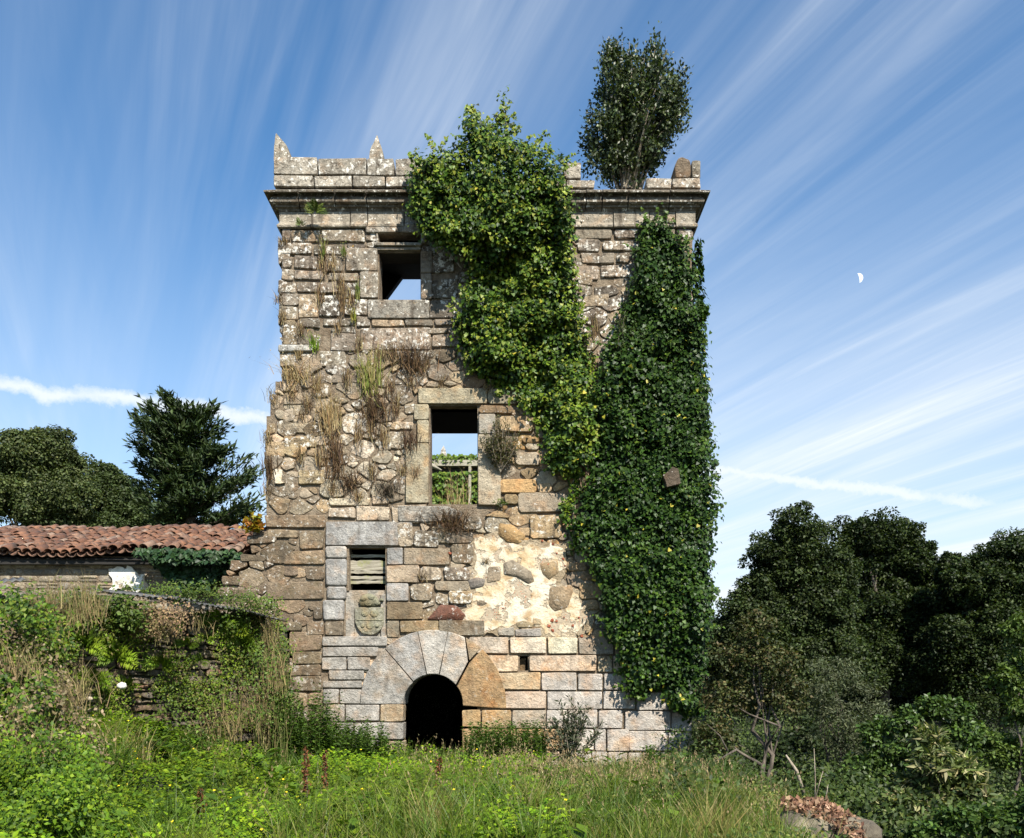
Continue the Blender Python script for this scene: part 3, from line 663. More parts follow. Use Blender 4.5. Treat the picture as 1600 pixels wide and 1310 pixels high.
# plaster
def patch(name, poly, y0, mat, parent, mp=F, thick=.05, rough=3.0):
    P = [np.array(p, float) for p in poly]; out = []
    for i in range(len(P)):
        a, b_ = P[i], P[(i + 1) % len(P)]; L = np.linalg.norm(b_ - a); m = max(2, int(L / 7)); nr = np.array((-(b_ - a)[1], (b_ - a)[0])) / L
        for k_ in range(m): out.append(a + (b_ - a) * k_ / m + nr * (RS.uniform(-1, 1) * rough if k_ else RS.uniform(-.3, .3) * rough))
    Q = np.array([mp(*p) for p in out]); m = len(Q); c = Q.mean(0)
    V = [(x, y0, z) for x, z in Q] + [(x, y0 + thick, z) for x, z in Q]
    return mesh(name, V, [list(range(m))] + [(i, m + i, m + (i + 1) % m, (i + 1) % m) for i in range(m)], mat, parent)
M_earth = mortar_mat('earth_render', (.27, .20, .12), (.42, .34, .23))
patch('render_patch', [(735,842),(770,833),(800,843),(832,842),(858,850),(885,846),(892,886),(878,905),(880,915),(906,925),(922,950),(924,978),(904,995),(840,996),(820,984),(770,990),(745,996),(712,978),(728,940),(735,915),(734,870)], -.031, M_earth, TOWER, rough=6)
patch('plaster_patch', [(742,841),(760,843),(776,838),(800,850),(828,850),(850,858),(860,846),(880,858),(884,886),(862,902),(868,915),(896,926),(912,950),(916,972),(896,993),(850,994),(846,978),(830,974),(800,978),(776,982),(752,993),(722,973),(736,940),(743,918),(742,890),(741,862)], -.038, M_plaster, TOWER, rough=5)
patch('plaster_patch', [(429,734),(442,735),(440,752),(446,755),(430,756)], -.045, M_plaster, TOWER, rough=1.2)

# cornice, swept with mitred returns along both sides
PROF = [(.00, 349.5), (.05, 349), (.065, 352), (.05, 355.5), (.01, 357)]
def prof_z(py, d): return EYE + (HOR - py) * (18 - d) / FPX
CORN = [(.035, 357), (.075, 354), (.080, 351), (.045, 348.5), (.035, 347), (.035, 331), (.05, 329), (.06, 326), (.10, 324), (.115, 320), (.15, 318.5), (.18, 315.5), (.185, 312), (.165, 309), (.125, 307), (.13, 303.5), (.235, 302), (.275, 300.2), (.28, 297.5), (.02, 296.5)]
XL, XR = -4.5, 3.5375
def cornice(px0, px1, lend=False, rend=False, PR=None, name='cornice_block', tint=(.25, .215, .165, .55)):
    CORN = PR
    d_ = RS.uniform(-.008, .008); z_ = RS.uniform(-.006, .006)
    x0, x1 = F(px0 + .8, 0)[0], F(px1 - .8, 0)[0]; rows = []; k_ = len(CORN)
    nseg = 1 if lend or rend else 3
    def row(fx): rows.append([(fx(d), -(d + d_), prof_z(p, d) + z_) for d, p in CORN])
    if lend: rows.append([(XL - d, 8.6, prof_z(p, d) + z_) for d, p in CORN]); row(lambda d: XL - d)
    else: row(lambda d: x0)
    if rend: row(lambda d: XR + d); rows.append([(XR + d, 8.6, prof_z(p, d) + z_) for d, p in CORN])
    else: row(lambda d: x1)
    V = [p for r in rows for p in r]; Fc = [(i * k_ + j, i * k_ + (j + 1), (i + 1) * k_ + j + 1, (i + 1) * k_ + j) for i in range(len(rows) - 1) for j in range(k_ - 1)]
    bi = len(V); 
    for r in rows[(1 if lend else 0):(-1 if rend else None)]: V += [(r[0][0], .3, r[0][2]), (r[0][0], .3, r[-1][2])]
    if not lend: Fc.append(tuple(range(k_)) + (bi + 1, bi))
    if not rend: Fc.append(tuple((len(rows) - 1) * k_ + j for j in range(k_))[::-1] + (len(V) - 2, len(V) - 1))
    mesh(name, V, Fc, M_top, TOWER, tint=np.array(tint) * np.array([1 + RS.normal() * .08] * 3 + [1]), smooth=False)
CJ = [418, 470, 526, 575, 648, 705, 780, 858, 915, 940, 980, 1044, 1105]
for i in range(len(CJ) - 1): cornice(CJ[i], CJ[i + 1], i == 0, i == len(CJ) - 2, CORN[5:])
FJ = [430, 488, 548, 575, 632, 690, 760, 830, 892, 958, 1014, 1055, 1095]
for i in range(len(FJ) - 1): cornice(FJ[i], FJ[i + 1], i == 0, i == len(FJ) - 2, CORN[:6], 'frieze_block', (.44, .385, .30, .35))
# parapet blocks and stubs
for a, b_, c, d in ((429,250,498,278),(499,252,574,278.5),(574,252,617,279),(618,253,650,279.5),(429,279,492,297),(493,279.5,552,297),(553,280,603,297),(604,280.5,660,297),(661,281,735,297),(650,254,720,280.5),
                    (736,282,810,297),(811,284,884,297),(880,259,908,285),(885,286,929,298),(1008,283,1048,299),(1049,283.5,1093,299)):
    block('parapet_block', rect(a + .6, b_ + .6, c - .6, d - .3, .8), .12, .55, .012, np.append(np.array((.46, .41, .33)) * (1 + RS.normal() * .12), .62), M_top, .003, .008, .014)
block('parapet_block', [(1053,283),(1053,262),(1060,249),(1072,251),(1078,256),(1078,283)], .10, .42, .03, (.25, .19, .13, .4), M_top, .01, .008, .03)
block('parapet_block', [(1079.5,283),(1079.5,256),(1093,255),(1093,283)], .11, .40, .02, (.33, .29, .22, .6), M_top, .006, .006, .02)
block('corbel', [(1025,758),(1039,745),(1048,748),(1051,771),(1031,776)], .84, .9, .012, (.13, .10, .07, .3), M_stone, .0, .012, .008)
def pinnacle(prof, yc, t):
    t = np.asarray(t) * (1, 1, 1, .55)
    """prof: (py, px left, px right); square in plan, tapering with its own outline"""
    V = []; k_ = len(prof)
    for i, (py, a, b_) in enumerate(prof):
        xa, z = F(a, py); xb, _ = F(b_, py); h = max((xb - xa) / 2, .006) * (1.0)
        V += [(xa, yc - h, z), (xb, yc - h, z), (xb, yc + h, z), (xa, yc + h, z)]
    V = np.array(V) + RS.uniform(-.003, .003, (len(V), 3))
    Fc = [(4 * i + j, 4 * i + (j + 1) % 4, 4 * i + 4 + (j + 1) % 4, 4 * i + 4 + j) for i in range(k_ - 1) for j in range(4)] + [tuple(4 * (k_ - 1) + j for j in range(4))]
    mesh('pinnacle', V, Fc, M_top, TOWER, tint=np.asarray(t))
pinnacle([(250, 428.5, 453.5), (243, 428.5, 453), (236, 428.5, 452), (228, 428.5, 448), (221, 428.5, 443), (212, 428.5, 436), (203, 428.6, 429.4)], .12, (.36, .32, .25, .9))
pinnacle([(252, 577.5, 599), (245, 577, 599), (237, 578, 598), (228, 580, 595.5), (219, 583.5, 592), (206, 587.4, 588.2)], .12, (.42, .37, .29, .9))

# ------------------------------------------------------------------ ruined wing seen through the middle window
WING = empty('ruined_wing', (-2.9, 27, 0), label='ivy covered ruined wing with pinnacle seen through the middle window of the tower', cat='ruin')
DW = 45.0
def W3(px, py, D=DW): return at(px, py, D)
mb = MB(); a = W3(560, 732); b_ = W3(880, 732); mb.box((a[0], 27, -1), (b_[0], 27.8, a[2])); mb.build('wall', M_inner, WING)
a, b_ = W3(655, 722), W3(790, 731); mb = MB(); mb.box((a[0], 26.6, b_[2]), (b_[0], 28, a[2])); mb.build('ledge', M_wood, WING)
a, b_ = W3(733, 733), W3(737, 800); mb = MB(); mb.box((a[0], 26.4, b_[2]), (b_[0], 26.55, a[2])); mb.build('post', M_wood, WING)
mb = MB(); mb.tube([W3(660, 722, 44), W3(690, 735, 44)], [.22, .03], 5); mb.build('broken_beam', M_wood, WING)
a = W3(693, 697); V = []
for py, w in ((722, 4), (712, 5), (704, 3.6), (697, .4)):
    p = W3(693, py, 45.3); h = w * DW / FPX; V += [(p[0] - h, p[1] - h, p[2]), (p[0] + h, p[1] - h, p[2]), (p[0] + h, p[1] + h, p[2]), (p[0] - h, p[1] + h, p[2])]
mesh('pinnacle', V, [(4 * i + j, 4 * i + (j + 1) % 4, 4 * i + 4 + (j + 1) % 4, 4 * i + 4 + j) for i in range(3) for j in range(4)], M_top, WING, tint=(.55, .52, .45, .6))
L = Leaves(); m = 5000; px = RS.uniform(560, 860, m); py = RS.uniform(738, 840, m)
P = np.stack([(px - 800) * 44.7 / FPX, 26.7 + RS.uniform(-.3, .1, m), EYE + (HOR - py) * 44.7 / FPX], 1)
L.add(P, rdir(m, (0, -1.2, .6), .8), rdir(m, (0, 0, -1), .7), RS.uniform(.14, .24, m), cols(m, (.07, .12, .015), (.05, .09, .012), (.12, .15, .02)), IVY)
m = 900; px = RS.choice([662, 705, 725, 678, 745, 785], m) + RS.normal(size=m) * 11; py = RS.uniform(712, 724, m)
P = np.stack([(px - 800) * 44.7 / FPX, 26.9 + RS.uniform(-.3, .3, m), EYE + (HOR - py) * 44.7 / FPX], 1)
L.add(P, rdir(m, (0, -1, .6), .9), rdir(m), RS.uniform(.12, .2, m), cols(m, (.07, .12, .015), (.10, .14, .02)), IVY)
L.build('ivy_foliage', M_ivy, WING)

# ------------------------------------------------------------------ ivy
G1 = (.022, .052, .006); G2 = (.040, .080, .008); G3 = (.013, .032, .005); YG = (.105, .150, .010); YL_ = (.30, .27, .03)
def ivy_mass(name, poly, dfun, nclump, per, size, cset, w, label, base=6000, clump_r=(9, 7), out=(0, -1.0, .55), tpl=IVY):
    root = empty(name, tuple(at(np.mean([p[0] for p in poly]), max(p[1] for p in poly), 18)), label=label, cat='ivy')
    poly = np.array(poly, float); lo, hi = poly.min(0) - 14, poly.max(0) + 14; L = Leaves()
    def sample(m, jit):
        q = RS.uniform(lo, hi, (m * 4, 2)); k_ = np.stack([q[:, 0] / 22, q[:, 1] / 22, q[:, 0] * 0], 1)
        j = np.stack([vnoise(k_, 11) - .5, vnoise(k_, 23) - .5], 1) * jit
        k2 = k_ * 3; j = j + np.stack([vnoise(k2, 31) - .5, vnoise(k2, 43) - .5], 1) * jit * .6
        return q[inpoly(q[:, 0] + j[:, 0], q[:, 1] + j[:, 1], poly)][:m]
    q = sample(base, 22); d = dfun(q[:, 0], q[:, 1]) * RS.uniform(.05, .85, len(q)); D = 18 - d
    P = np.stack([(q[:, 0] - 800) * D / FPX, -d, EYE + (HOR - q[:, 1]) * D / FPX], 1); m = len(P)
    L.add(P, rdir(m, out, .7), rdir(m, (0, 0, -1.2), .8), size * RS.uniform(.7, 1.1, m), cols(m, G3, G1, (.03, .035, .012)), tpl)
    c = sample(nclump * 2, 20); mg = 7
    for ox, oy in ((mg, 0), (-mg, 0), (0, mg), (0, -mg)): c = c[inpoly(c[:, 0] + ox, c[:, 1] + oy, poly)]
    c = c[:nclump]; nc = len(c)
    q = np.repeat(c, per, 0) + RS.normal(size=(nc * per, 2)) * np.array(clump_r)
    dc = np.repeat(RS.uniform(-.10, .14, nc), per); d = dfun(q[:, 0], q[:, 1]) + dc + RS.normal(size=len(q)) * .05; d = np.maximum(d, .04); D = 18 - d
    P = np.stack([(q[:, 0] - 800) * D / FPX, -d, EYE + (HOR - q[:, 1]) * D / FPX], 1); m = len(P)
    rel = np.stack([(q - np.repeat(c, per, 0))[:, 0] / clump_r[0], np.zeros(m), -(q - np.repeat(c, per, 0))[:, 1] / clump_r[1]], 1)
    young = np.repeat(RS.rand(nc) < w, per); cc = cols(m, *cset[0]); cy = cols(m, *cset[1]); cc[young] = cy[young]
    yl = RS.rand(m) < .008; cc[yl] = cols(int(yl.sum()), YL_)
    L.add(P, unit(rdir(m, out, .62) + rel * .35), rdir(m, (0, -.2, -1.1), .75), size * RS.uniform(.6, 1.15, m), cc, tpl)
    # shoots standing off the outline
    nx_ = len(poly); ctr = poly.mean(0)
    for q_ in range(110):
        i = RS.randint(nx_); t = RS.rand(); a = poly[i] * (1 - t) + poly[(i + 1) % nx_] * t; e = poly[(i + 1) % nx_] - poly[i]; nr = np.array((-e[1], e[0])) / (np.linalg.norm(e) + 1e-6)
        if inpoly(np.array([a[0] + nr[0] * 6]), np.array([a[1] + nr[1] * 6]), poly)[0]: nr = -nr
        ln = RS.uniform(5, 17) * (1.7 if a[1] < 270 and name == 'ivy' else 1); m = int(ln * 1.1) + 4; tt_ = RS.rand(m)[:, None]; dr2 = nr + np.array((RS.normal() * .5, RS.normal() * .5 - .2)); q = a + dr2 * ln * tt_ + RS.normal(size=(m, 2)) * 1.8 - nr * 4
        d = np.maximum(dfun(np.full(m, a[0]), np.full(m, a[1])) * .8 + RS.normal(size=m) * .05, .05); D = 18 - d
        P = np.stack([(q[:, 0] - 800) * D / FPX, -d, EYE + (HOR - q[:, 1]) * D / FPX], 1)
        L.add(P, rdir(m, out, .8), rdir(m, (0, 0, -.6), .9), size * RS.uniform(.55, 1.0, m), cols(m, *cset[1]), tpl)
    L.build('foliage', M_ivy, root); return root
CENT = [(640,335),(642,285),(652,255),(668,240),(690,233),(722,236),(727,205),(725,175),(740,172),(750,190),(764,205),(775,196),(778,182),(788,180),(788,205),(803,205),(815,222),(838,240),(852,235),(868,245),(878,270),(880,300),(893,318),(897,350),(890,385),(897,430),(905,480),(912,540),(925,585),(938,620),(940,690),(915,735),(880,738),(858,728),(846,690),(842,655),(815,628),(780,610),(752,590),(722,562),(714,520),(718,475),(735,450),(742,420),(725,395),(690,385),(668,375),(655,345)]
def dcent(x, y):
    b_ = .14 + .42 * np.exp(-((y - 330) / 75.) ** 2) + .30 * np.exp(-((y - 230) / 60.) ** 2) * (y < 300)
    k_ = np.stack([x / 60, y / 60, x * 0], 1); return b_ + .42 * (vnoise(k_, 5) - .3) + .26 * (vnoise(k_ * 2.7, 6) - .5)
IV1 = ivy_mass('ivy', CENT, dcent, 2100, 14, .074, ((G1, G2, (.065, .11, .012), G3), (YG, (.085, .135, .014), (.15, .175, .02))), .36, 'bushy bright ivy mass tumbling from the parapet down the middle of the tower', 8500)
mb = MB()
for (pts) in ([(905,735),(893,760),(899,790),(893,815),(901,838)],[(912,700),(905,740),(915,780),(905,820)],[(700,392),(722,420),(712,440),(690,462)],[(925,690),(918,740),(925,775)]):
    mb.tube([at(x, y, 17.9) for x, y in pts], np.linspace(.025, .012, len(pts)), 5)
mb.build('stem', M_pale_bark, IV1)
L = Leaves(); m = 320; t = RS.rand(m); px = 893 + 10 * np.sin(t * 9) + RS.normal(size=m) * 7; py = 735 + t * 120
P = np.stack([at(a, b_, 17.86) for a, b_ in zip(px, py)]); L.add(P, rdir(m, (0, -1, .5), .7), rdir(m, (0, 0, -1), .7), RS.uniform(.05, .09, m), cols(m, G1, G2, YG), IVY); L.build('hanging_strand', M_ivy, IV1, kind='stuff')
RIGHT = [(1008,350),(1022,342),(1042,345),(1055,368),(1074,388),(1083,420),(1087,468),(1100,485),(1096,540),(1102,600),(1108,680),(1114,740),(1117,790),(1108,850),(1112,920),(1106,990),(1098,1050),(1088,1105),(1072,1122),(1058,1108),(1040,1078),(1015,1072),(996,1092),(984,1078),(978,1048),(960,1005),(946,950),(936,900),(925,870),(905,850),(898,815),(915,790),(926,730),(925,660),(938,590),(948,545),(962,520),(975,480),(990,455),(996,410)]
def dright(x, y):
    k_ = np.stack([x / 70, y / 70, x * 0], 1)
    return .20 + .30 * np.clip((y - 420) / 350, 0, 1) * np.clip((x - 900) / 90, .25, 1) * np.clip((1125 - y) / 200, .2, 1) + .26 * (vnoise(k_, 15) - .4) + .22 * (vnoise(k_ * 3, 16) - .5)
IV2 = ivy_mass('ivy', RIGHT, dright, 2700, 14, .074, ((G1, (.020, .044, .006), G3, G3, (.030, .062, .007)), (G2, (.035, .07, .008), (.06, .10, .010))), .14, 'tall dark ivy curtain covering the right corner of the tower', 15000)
# same plant round the corner, on the side of the tower
m = 7000; L = Leaves(); yy = RS.rand(m) ** 1.6 * 4; z = RS.uniform(.9, 10.2, m); bul = .15 + .28 * vnoise(np.stack([yy, z, z * 0], 1), 9) * np.clip(1 - np.abs(z - 5) / 6, .2, 1)
P = np.stack([3.54 + bul * RS.uniform(.3, 1, m), yy - .1, z], 1); L.add(P, rdir(m, (1, -.3, .5), .7), rdir(m, (0, 0, -1), .7), RS.uniform(.07, .11, m), cols(m, G1, G2, G3), IVY)
L.build('side_foliage', M_ivy, IV2)
# olive shrubby stems in the ivy
def twig_shrub(name, px, py, D, hpx, wpx, ntw, nleaf, lsz, leafcol, label, cat, mat=None, tpl=NARROW, stemmat=None, droop=0.0, group=None, stem_r=.008, outy=-.15, leafmat=None):
    b0 = at(px, py, D); root = empty(name, tuple(b0), label=label, cat=cat, group=group); mb = MB(); L = Leaves(); h, w = hpx * D / FPX, wpx * D / FPX
    for i in range(ntw):
        a = RS.uniform(-1, 1); tip = b0 + np.array((a * w * .5, outy * RS.uniform(.3, 2.2) * h * .8, h * RS.uniform(.5, 1) * (1 - .35 * abs(a)) - droop * h * abs(a)))
        midp = b0 + (tip - b0) * .5 + RS.normal(size=3) * .06 * h + np.array((0, 0, .06 * h))
        path = np.array([b0 + (1 - t) * t * 2 * (midp - b0) + t * t * (tip - b0) + (1 - t) * t * 0 for t in np.linspace(0, 1, 5)])
        mb.tube(path, np.linspace(stem_r, stem_r * .3, 5), 4, cap=False)
        if nleaf:
            t = RS.uniform(.2, 1.02, nleaf); P = np.array([b0 + (1 - s) * s * 2 * (midp - b0) + s * s * (tip - b0) for s in t]) + RS.normal(size=(nleaf, 3)) * .018 * max(h, .4)
            dr_ = unit(tip - b0); L.add(P, rdir(nleaf, (0, -.4, .6), 1), rdir(nleaf, dr_ * .9, .8), lsz * RS.uniform(.6, 1.2, nleaf), cols(nleaf, *leafcol), tpl)
    mb.build('stem', stemmat or M_pale_bark, root)
    if nleaf: L.build('foliage', leafmat or M_leaf, root)
    return root
twig_shrub('heather_shrub', 782, 738, 17.9, 92, 62, 46, 46, .075, ((.06, .065, .02), (.085, .085, .03), (.10, .075, .04)), 'grey green heather shrub growing out of the right jamb of the middle window', 'shrub')
twig_shrub('sapling', 975, 600, 17.8, 105, 50, 22, 60, .085, ((.06, .085, .025), (.09, .11, .035), (.05, .07, .02)), 'pale narrow leaved sapling between the two ivy masses on the tower', 'sapling')
twig_shrub('creeper', 398, 836, 17.9, 36, 40, 14, 22, .09, ((.32, .22, .02), (.30, .12, .02), (.16, .16, .02)), 'orange and yellow creeper at the right end of the barn roof', 'creeper', tpl=IVY)
twig_shrub('ivy_tuft', 1095, 505, 17.7, 30, 22, 8, 26, .07, (G1, G2), 'small dark ivy tuft sticking out from the upper right edge of the tower', 'ivy', tpl=IVY)
twig_shrub('small_plant', 783, 792, 17.9, 14, 22, 8, 16, .06, (G2, YG), 'little green plant at the foot of the middle window right jamb', 'plant')
bd = ((.10, .060, .032), (.15, .095, .045), (.065, .042, .026)); tn = ((.34, .25, .12), (.28, .19, .09), (.38, .31, .17)); gy_ = ((.17, .21, .04), (.24, .24, .07), (.30, .24, .11))
def tuft(name, px, py, hpx, wpx, n_, cset, label, cat='grass tuft', D=17.93, wd=.011, down=.15, group='tufts growing on the tower wall', parent=None):
    n_ = int(n_ * .9); hpx *= .85; wd *= 1.25; b0 = at(px, py, D); s = D / FPX; L = Leaves()
    P = np.tile(b0, (n_, 1)) + np.stack([RS.normal(size=n_) * wpx * .2 * s, RS.uniform(-.05, .06, n_), RS.normal(size=n_) * .12 * hpx * s], 1)
    H = hpx * s * RS.uniform(.35, 1.0, n_); dn = RS.rand(n_) < down; H[dn] *= -.5
    lean = np.stack([RS.normal(size=n_) * wpx * .33 * s, -np.abs(RS.normal(size=n_)) * .12], 1)
    tips = L.blades(P, H, lean, wd, cols(n_, *cset))
    k_ = n_ // 2; L.add(tips[:k_], rdir(k_, (0, -1, .4)), rdir(k_, (0, 0, 1), .8), RS.uniform(.03, .06, k_), cols(k_, *cset), NARROW)
    return L.build(name, M_dry, label=label, cat=cat, group=group)
tuft('dry_grass_tuft', 462, 596, 48, 62, 150, tn, 'straw and brown grass tuft near the left edge under the white quoin')
tuft('dry_grass_tuft', 577, 606, 76, 44, 170, gy_, 'tall green and straw tuft below the big stone under the upper window')
tuft('dry_grass_tuft', 515, 670, 72, 46, 170, tn, 'tall straw tuft on the left half of the tower above the pale plaster')
tuft('brown_bush', 642, 576, 62, 66, 190, bd, 'wide rust brown bush below the upper window sill, right of the others', 'bush')
tuft('brown_bush', 585, 652, 58, 60, 180, bd, 'dark brown twiggy bush left of the middle window lintel', 'bush')
tuft('brown_bush', 523, 728, 78, 34, 150, bd, 'long hanging brown bush down the left half of the tower', 'bush', down=.35)
tuft('brown_bush', 548, 758, 34, 40, 120, bd, 'low brown bush beside the pale plaster left of the middle window', 'bush')
tuft('brown_bush', 603, 772, 36, 42, 150, ((.11, .085, .06), (.16, .13, .09)), 'dark grey dead bush at the lower left of the middle window', 'bush')
tuft('brown_bush', 640, 700, 46, 30, 90, bd, 'thin dark bush against the left jamb of the middle window', 'bush')
tuft('brown_bush', 703, 822, 40, 74, 330, bd, 'big brown dead bush hanging over the sill of the middle window', 'bush', down=.4)
tuft('brown_bush', 420, 742, 50, 22, 90, bd, 'small brown bush at the tower left edge beside a pale stone', 'bush')
tuft('dry_grass_tuft', 714, 795, 74, 60, 70, tn, 'sparse tall straw stalks standing in the middle window opening', D=18.2, wd=.008)
tuft('brown_bush', 912, 745, 70, 26, 220, ((.17, .11, .08), (.24, .17, .12)), 'dry brown root mat hanging between the ivy masses', 'bush', down=.6)
tuft('green_grass_tuft', 492, 545, 30, 18, 60, ((.13, .22, .02), (.18, .25, .03)), 'fresh green grass tuft beside the white quoin')
tuft('green_grass_tuft', 552, 500, 26, 14, 40, ((.20, .22, .03), (.26, .22, .06)), 'small yellow green tuft left of the upper window sill')
tuft('green_grass_tuft', 505, 398, 36, 10, 36, ((.13, .19, .03), (.2, .2, .06)), 'thin green tuft high up below the cornice at the left')
tuft('green_grass_tuft', 559, 462, 34, 10, 36, ((.12, .18, .03), (.2, .2, .06)), 'thin green tuft beside the upper window left jamb')
tuft('green_grass_tuft', 538, 398, 18, 12, 30, ((.13, .2, .03), (.2, .2, .06)), 'tiny green tuft between two pale blocks left of the upper window')
L = Leaves()
for px, py, h in ((532,455,40),(505,420,44),(536,480,36),(500,470,24),(528,515,20),(600,560,20),(560,545,22),(468,560,20),(425,625,22),(418,690,24),(417,770,20),(495,610,30),(560,690,36),(610,610,26),(590,560,26),(640,600,18),(470,655,18),(930,520,40),(760,610,14),(880,700,20),(520,770,20),(580,740,24),(650,745,20),(440,500,22),(436,470,16),(760,880,10),(660,905,14),(690,600,16),(455,620,26),(480,640,30),(540,600,30),(620,640,30),(660,580,22),(500,720,34),(580,680,36),(470,720,22),(615,560,24),(600,690,34),(560,780,18),(630,740,20),(520,420,30),(445,380,12),(548,470,24),(470,520,22)):
    n_ = 60; b0 = at(px, py, 17.93); P = b0 + np.stack([RS.normal(size=n_) * .05, RS.uniform(-.03, .05, n_), RS.normal(size=n_) * h * .25 / 80], 1)
    L.blades(P, h / 80 * RS.uniform(.3, 1, n_), np.stack([RS.normal(size=n_) * .08, -np.abs(RS.normal(size=n_)) * .06], 1), .010, cols(n_, *bd, *tn))
L.build('wall_weeds', M_dry, kind='stuff', label='fine dry weeds rooted in the joints of the tower wall', cat='weeds')

# ferns
def fern(px, py, D, hpx, nf, label, cset=((.10, .16, .015), (.14, .19, .02), (.07, .12, .012)), group=None, up=.75, outd=(0, -1, 0)):
    b0 = at(px, py, D); s = D / FPX; L = Leaves(); mb = MB()
    nf = max(nf, 7)
    for i in range(nf):
        a = -1.9 + 3.8 * (i + RS.rand()) / nf; ln = hpx * s * RS.uniform(.55, 1.0); d = unit(np.array((math.sin(a), -.35 - .7 * RS.rand(), up * math.cos(a) + .12)))
        t = np.linspace(.12, 1, 11); P = b0 + t[:, None] * ln * d + np.stack([t * 0, t * 0, -.26 * ln * t ** 2], 1)
        tg = unit(np.gradient(P, axis=0)); side = unit(np.cross(tg, np.array((.1, -1, .35)))); nr = unit(np.cross(side, tg)); nr = nr * np.where(nr[:, 1:2] > 0, -1, 1)
        wl = ln * .22 * np.sin(np.pi * np.clip(t * .90 + .08, 0, 1)) ** .8 + .006; cf = cols(1, *cset) * RS.uniform(.7, 1.25)
        L.add(b0[None], nr[:1], d[None], ln * 1.02, cf * .7, RIB)
        for sg in (1, -1): L.add(P, nr + rdir(len(t)) * .25, side * sg + tg * .5, wl, cf * (1 + RS.normal(size=(len(t), 1)) * .12), FERN)
    return L.build('fern', M_leaf, label=label, cat='fern', group=group)
fern(492, 332, 17.75, 30, 12, 'arching fern rooted under the cornice near its left corner', ((.06, .10, .015), (.10, .13, .02)))
fern(470, 352, 17.9, 18, 8, 'small fern just below the larger one under the cornice', ((.06, .10, .015), (.10, .13, .02)))

# ------------------------------------------------------------------ trees
def blob_tree(name, D, lobes, base, trunk_r, nsub, nleaf, lsz, cset, label, cat='tree', tpl=LEAF, mat=None, jit=.25, group=None, multi=1, bark=None, fill=.35, updir=.5, shell=(.55, 1.05), subr=(.28, .45), zsq=.85, full=False):
    """lobes: (px,py,radius px). Crown: sub-clumps on every lobe, leaves on the clumps. Trunk and limbs reach the lobes."""
    b0 = np.array(base, float); root = empty(name, tuple(b0), label=label, cat=cat, group=group); L = Leaves(); mb = MB(); s = D / FPX; C = []
    if full:
        ex = []
        for i in range(len(lobes)):
            for j in range(i):
                a, c = lobes[i], lobes[j]; q = math.hypot(a[0] - c[0], a[1] - c[1])
                if q < 1.55 * (a[2] + c[2]) * .8: ex.append(((a[0] + c[0]) / 2 + RS.uniform(-4, 4), (a[1] + c[1]) / 2 + 5, (a[2] + c[2]) * .40))
        lobes = lobes + ex
    for (px, py, r_) in lobes:
        c = at(px, py, D); R = r_ * s; c[1] += RS.uniform(-.6, .6) * R; C.append(c)
        d = rdir(nsub, (0, -.25, .15)); cc = c + d * R * RS.uniform(.55, .95, nsub)[:, None] * np.array((1, 1, zsq)); rr = R * RS.uniform(*subr, nsub)
        per = np.maximum((nleaf * rr / rr.mean()).astype(int), 4)
        ii = np.repeat(np.arange(nsub), per); m = len(ii); e = rdir(m, (0, 0, .15))
        P = cc[ii] + e * (rr[ii] * RS.uniform(shell[0], shell[1], m))[:, None] * np.array((1, 1, .75))
        tone_ = np.repeat(1 + RS.normal(size=nsub) * .16, per)[:, None]
        L.add(P, unit(e * .7 + rdir(m) * .8 + np.array((0, 0, updir))), rdir(m, e * .6, 1), lsz * RS.uniform(.65, 1.2, m), np.clip(cols(m, *cset) * tone_, .004, 1), tpl)
        m2 = int(nsub * nleaf * fill * .3); e = rdir(m2); P = c + e * R * (RS.rand(m2) ** .5)[:, None] * .8
        L.add(P, rdir(m2), rdir(m2), lsz * 1.2, cols(m2, *cset), tpl)
    C = np.array(C); top = C[np.argmax(C[:, 2])]
    for q in range(multi):
        bb = b0 + (np.array((RS.uniform(-.3, .3), RS.uniform(-.2, .2), 0)) * multi * .4 if multi > 1 else 0); bb = np.array(bb)
        tq = top if q == 0 else C[RS.randint(len(C))]
        path = [bb + (tq - bb) * t + np.append(RS.normal(size=2) * .04 * np.linalg.norm(tq - bb) * math.sin(math.pi * t), 0) for t in np.linspace(0, .85, 7)]
        mb.tube(path, trunk_r * np.array([1.25, .95, .8, .68, .52, .36, .18]), 7)
        for c in C[RS.rand(len(C)) < (1.0 if multi == 1 else .5)]:
            k_ = RS.randint(2, 5); a = path[k_]; m_ = a + (c - a) * .5 + np.array((0, 0, -.04 * np.linalg.norm(c - a)))
            mb.tube([a, m_, c], trunk_r * np.array([.42, .26, .06]), 5, cap=False)
    mb.build('trunk', bark or M_bark, root); L.build('crown', mat or M_leaf, root); return root
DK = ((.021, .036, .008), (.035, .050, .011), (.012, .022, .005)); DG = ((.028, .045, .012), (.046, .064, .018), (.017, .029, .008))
def gb(px, D): x = (px - 800) * D / FPX; y = CAMY + D; return (x, y, float(gz(x, y)) - .1)
blob_tree('broadleaf_tree', 30, [(1238,822,38),(1205,862,42),(1262,868,46),(1188,925,36),(1235,935,52),(1285,945,40),(1180,1000,50),(1240,1020,60),(1290,1030,54),(1135,1030,36),(1158,958,36),(1150,990,40),(1122,1010,28),(1305,890,34),(1310,960,44),(1150,1080,44),(1220,1090,56)], gb(1240, 30), .20, 14, 190, .115, DG, 'tall round topped broadleaf tree nearest the tower at the right', full=True, subr=(.30, .48))
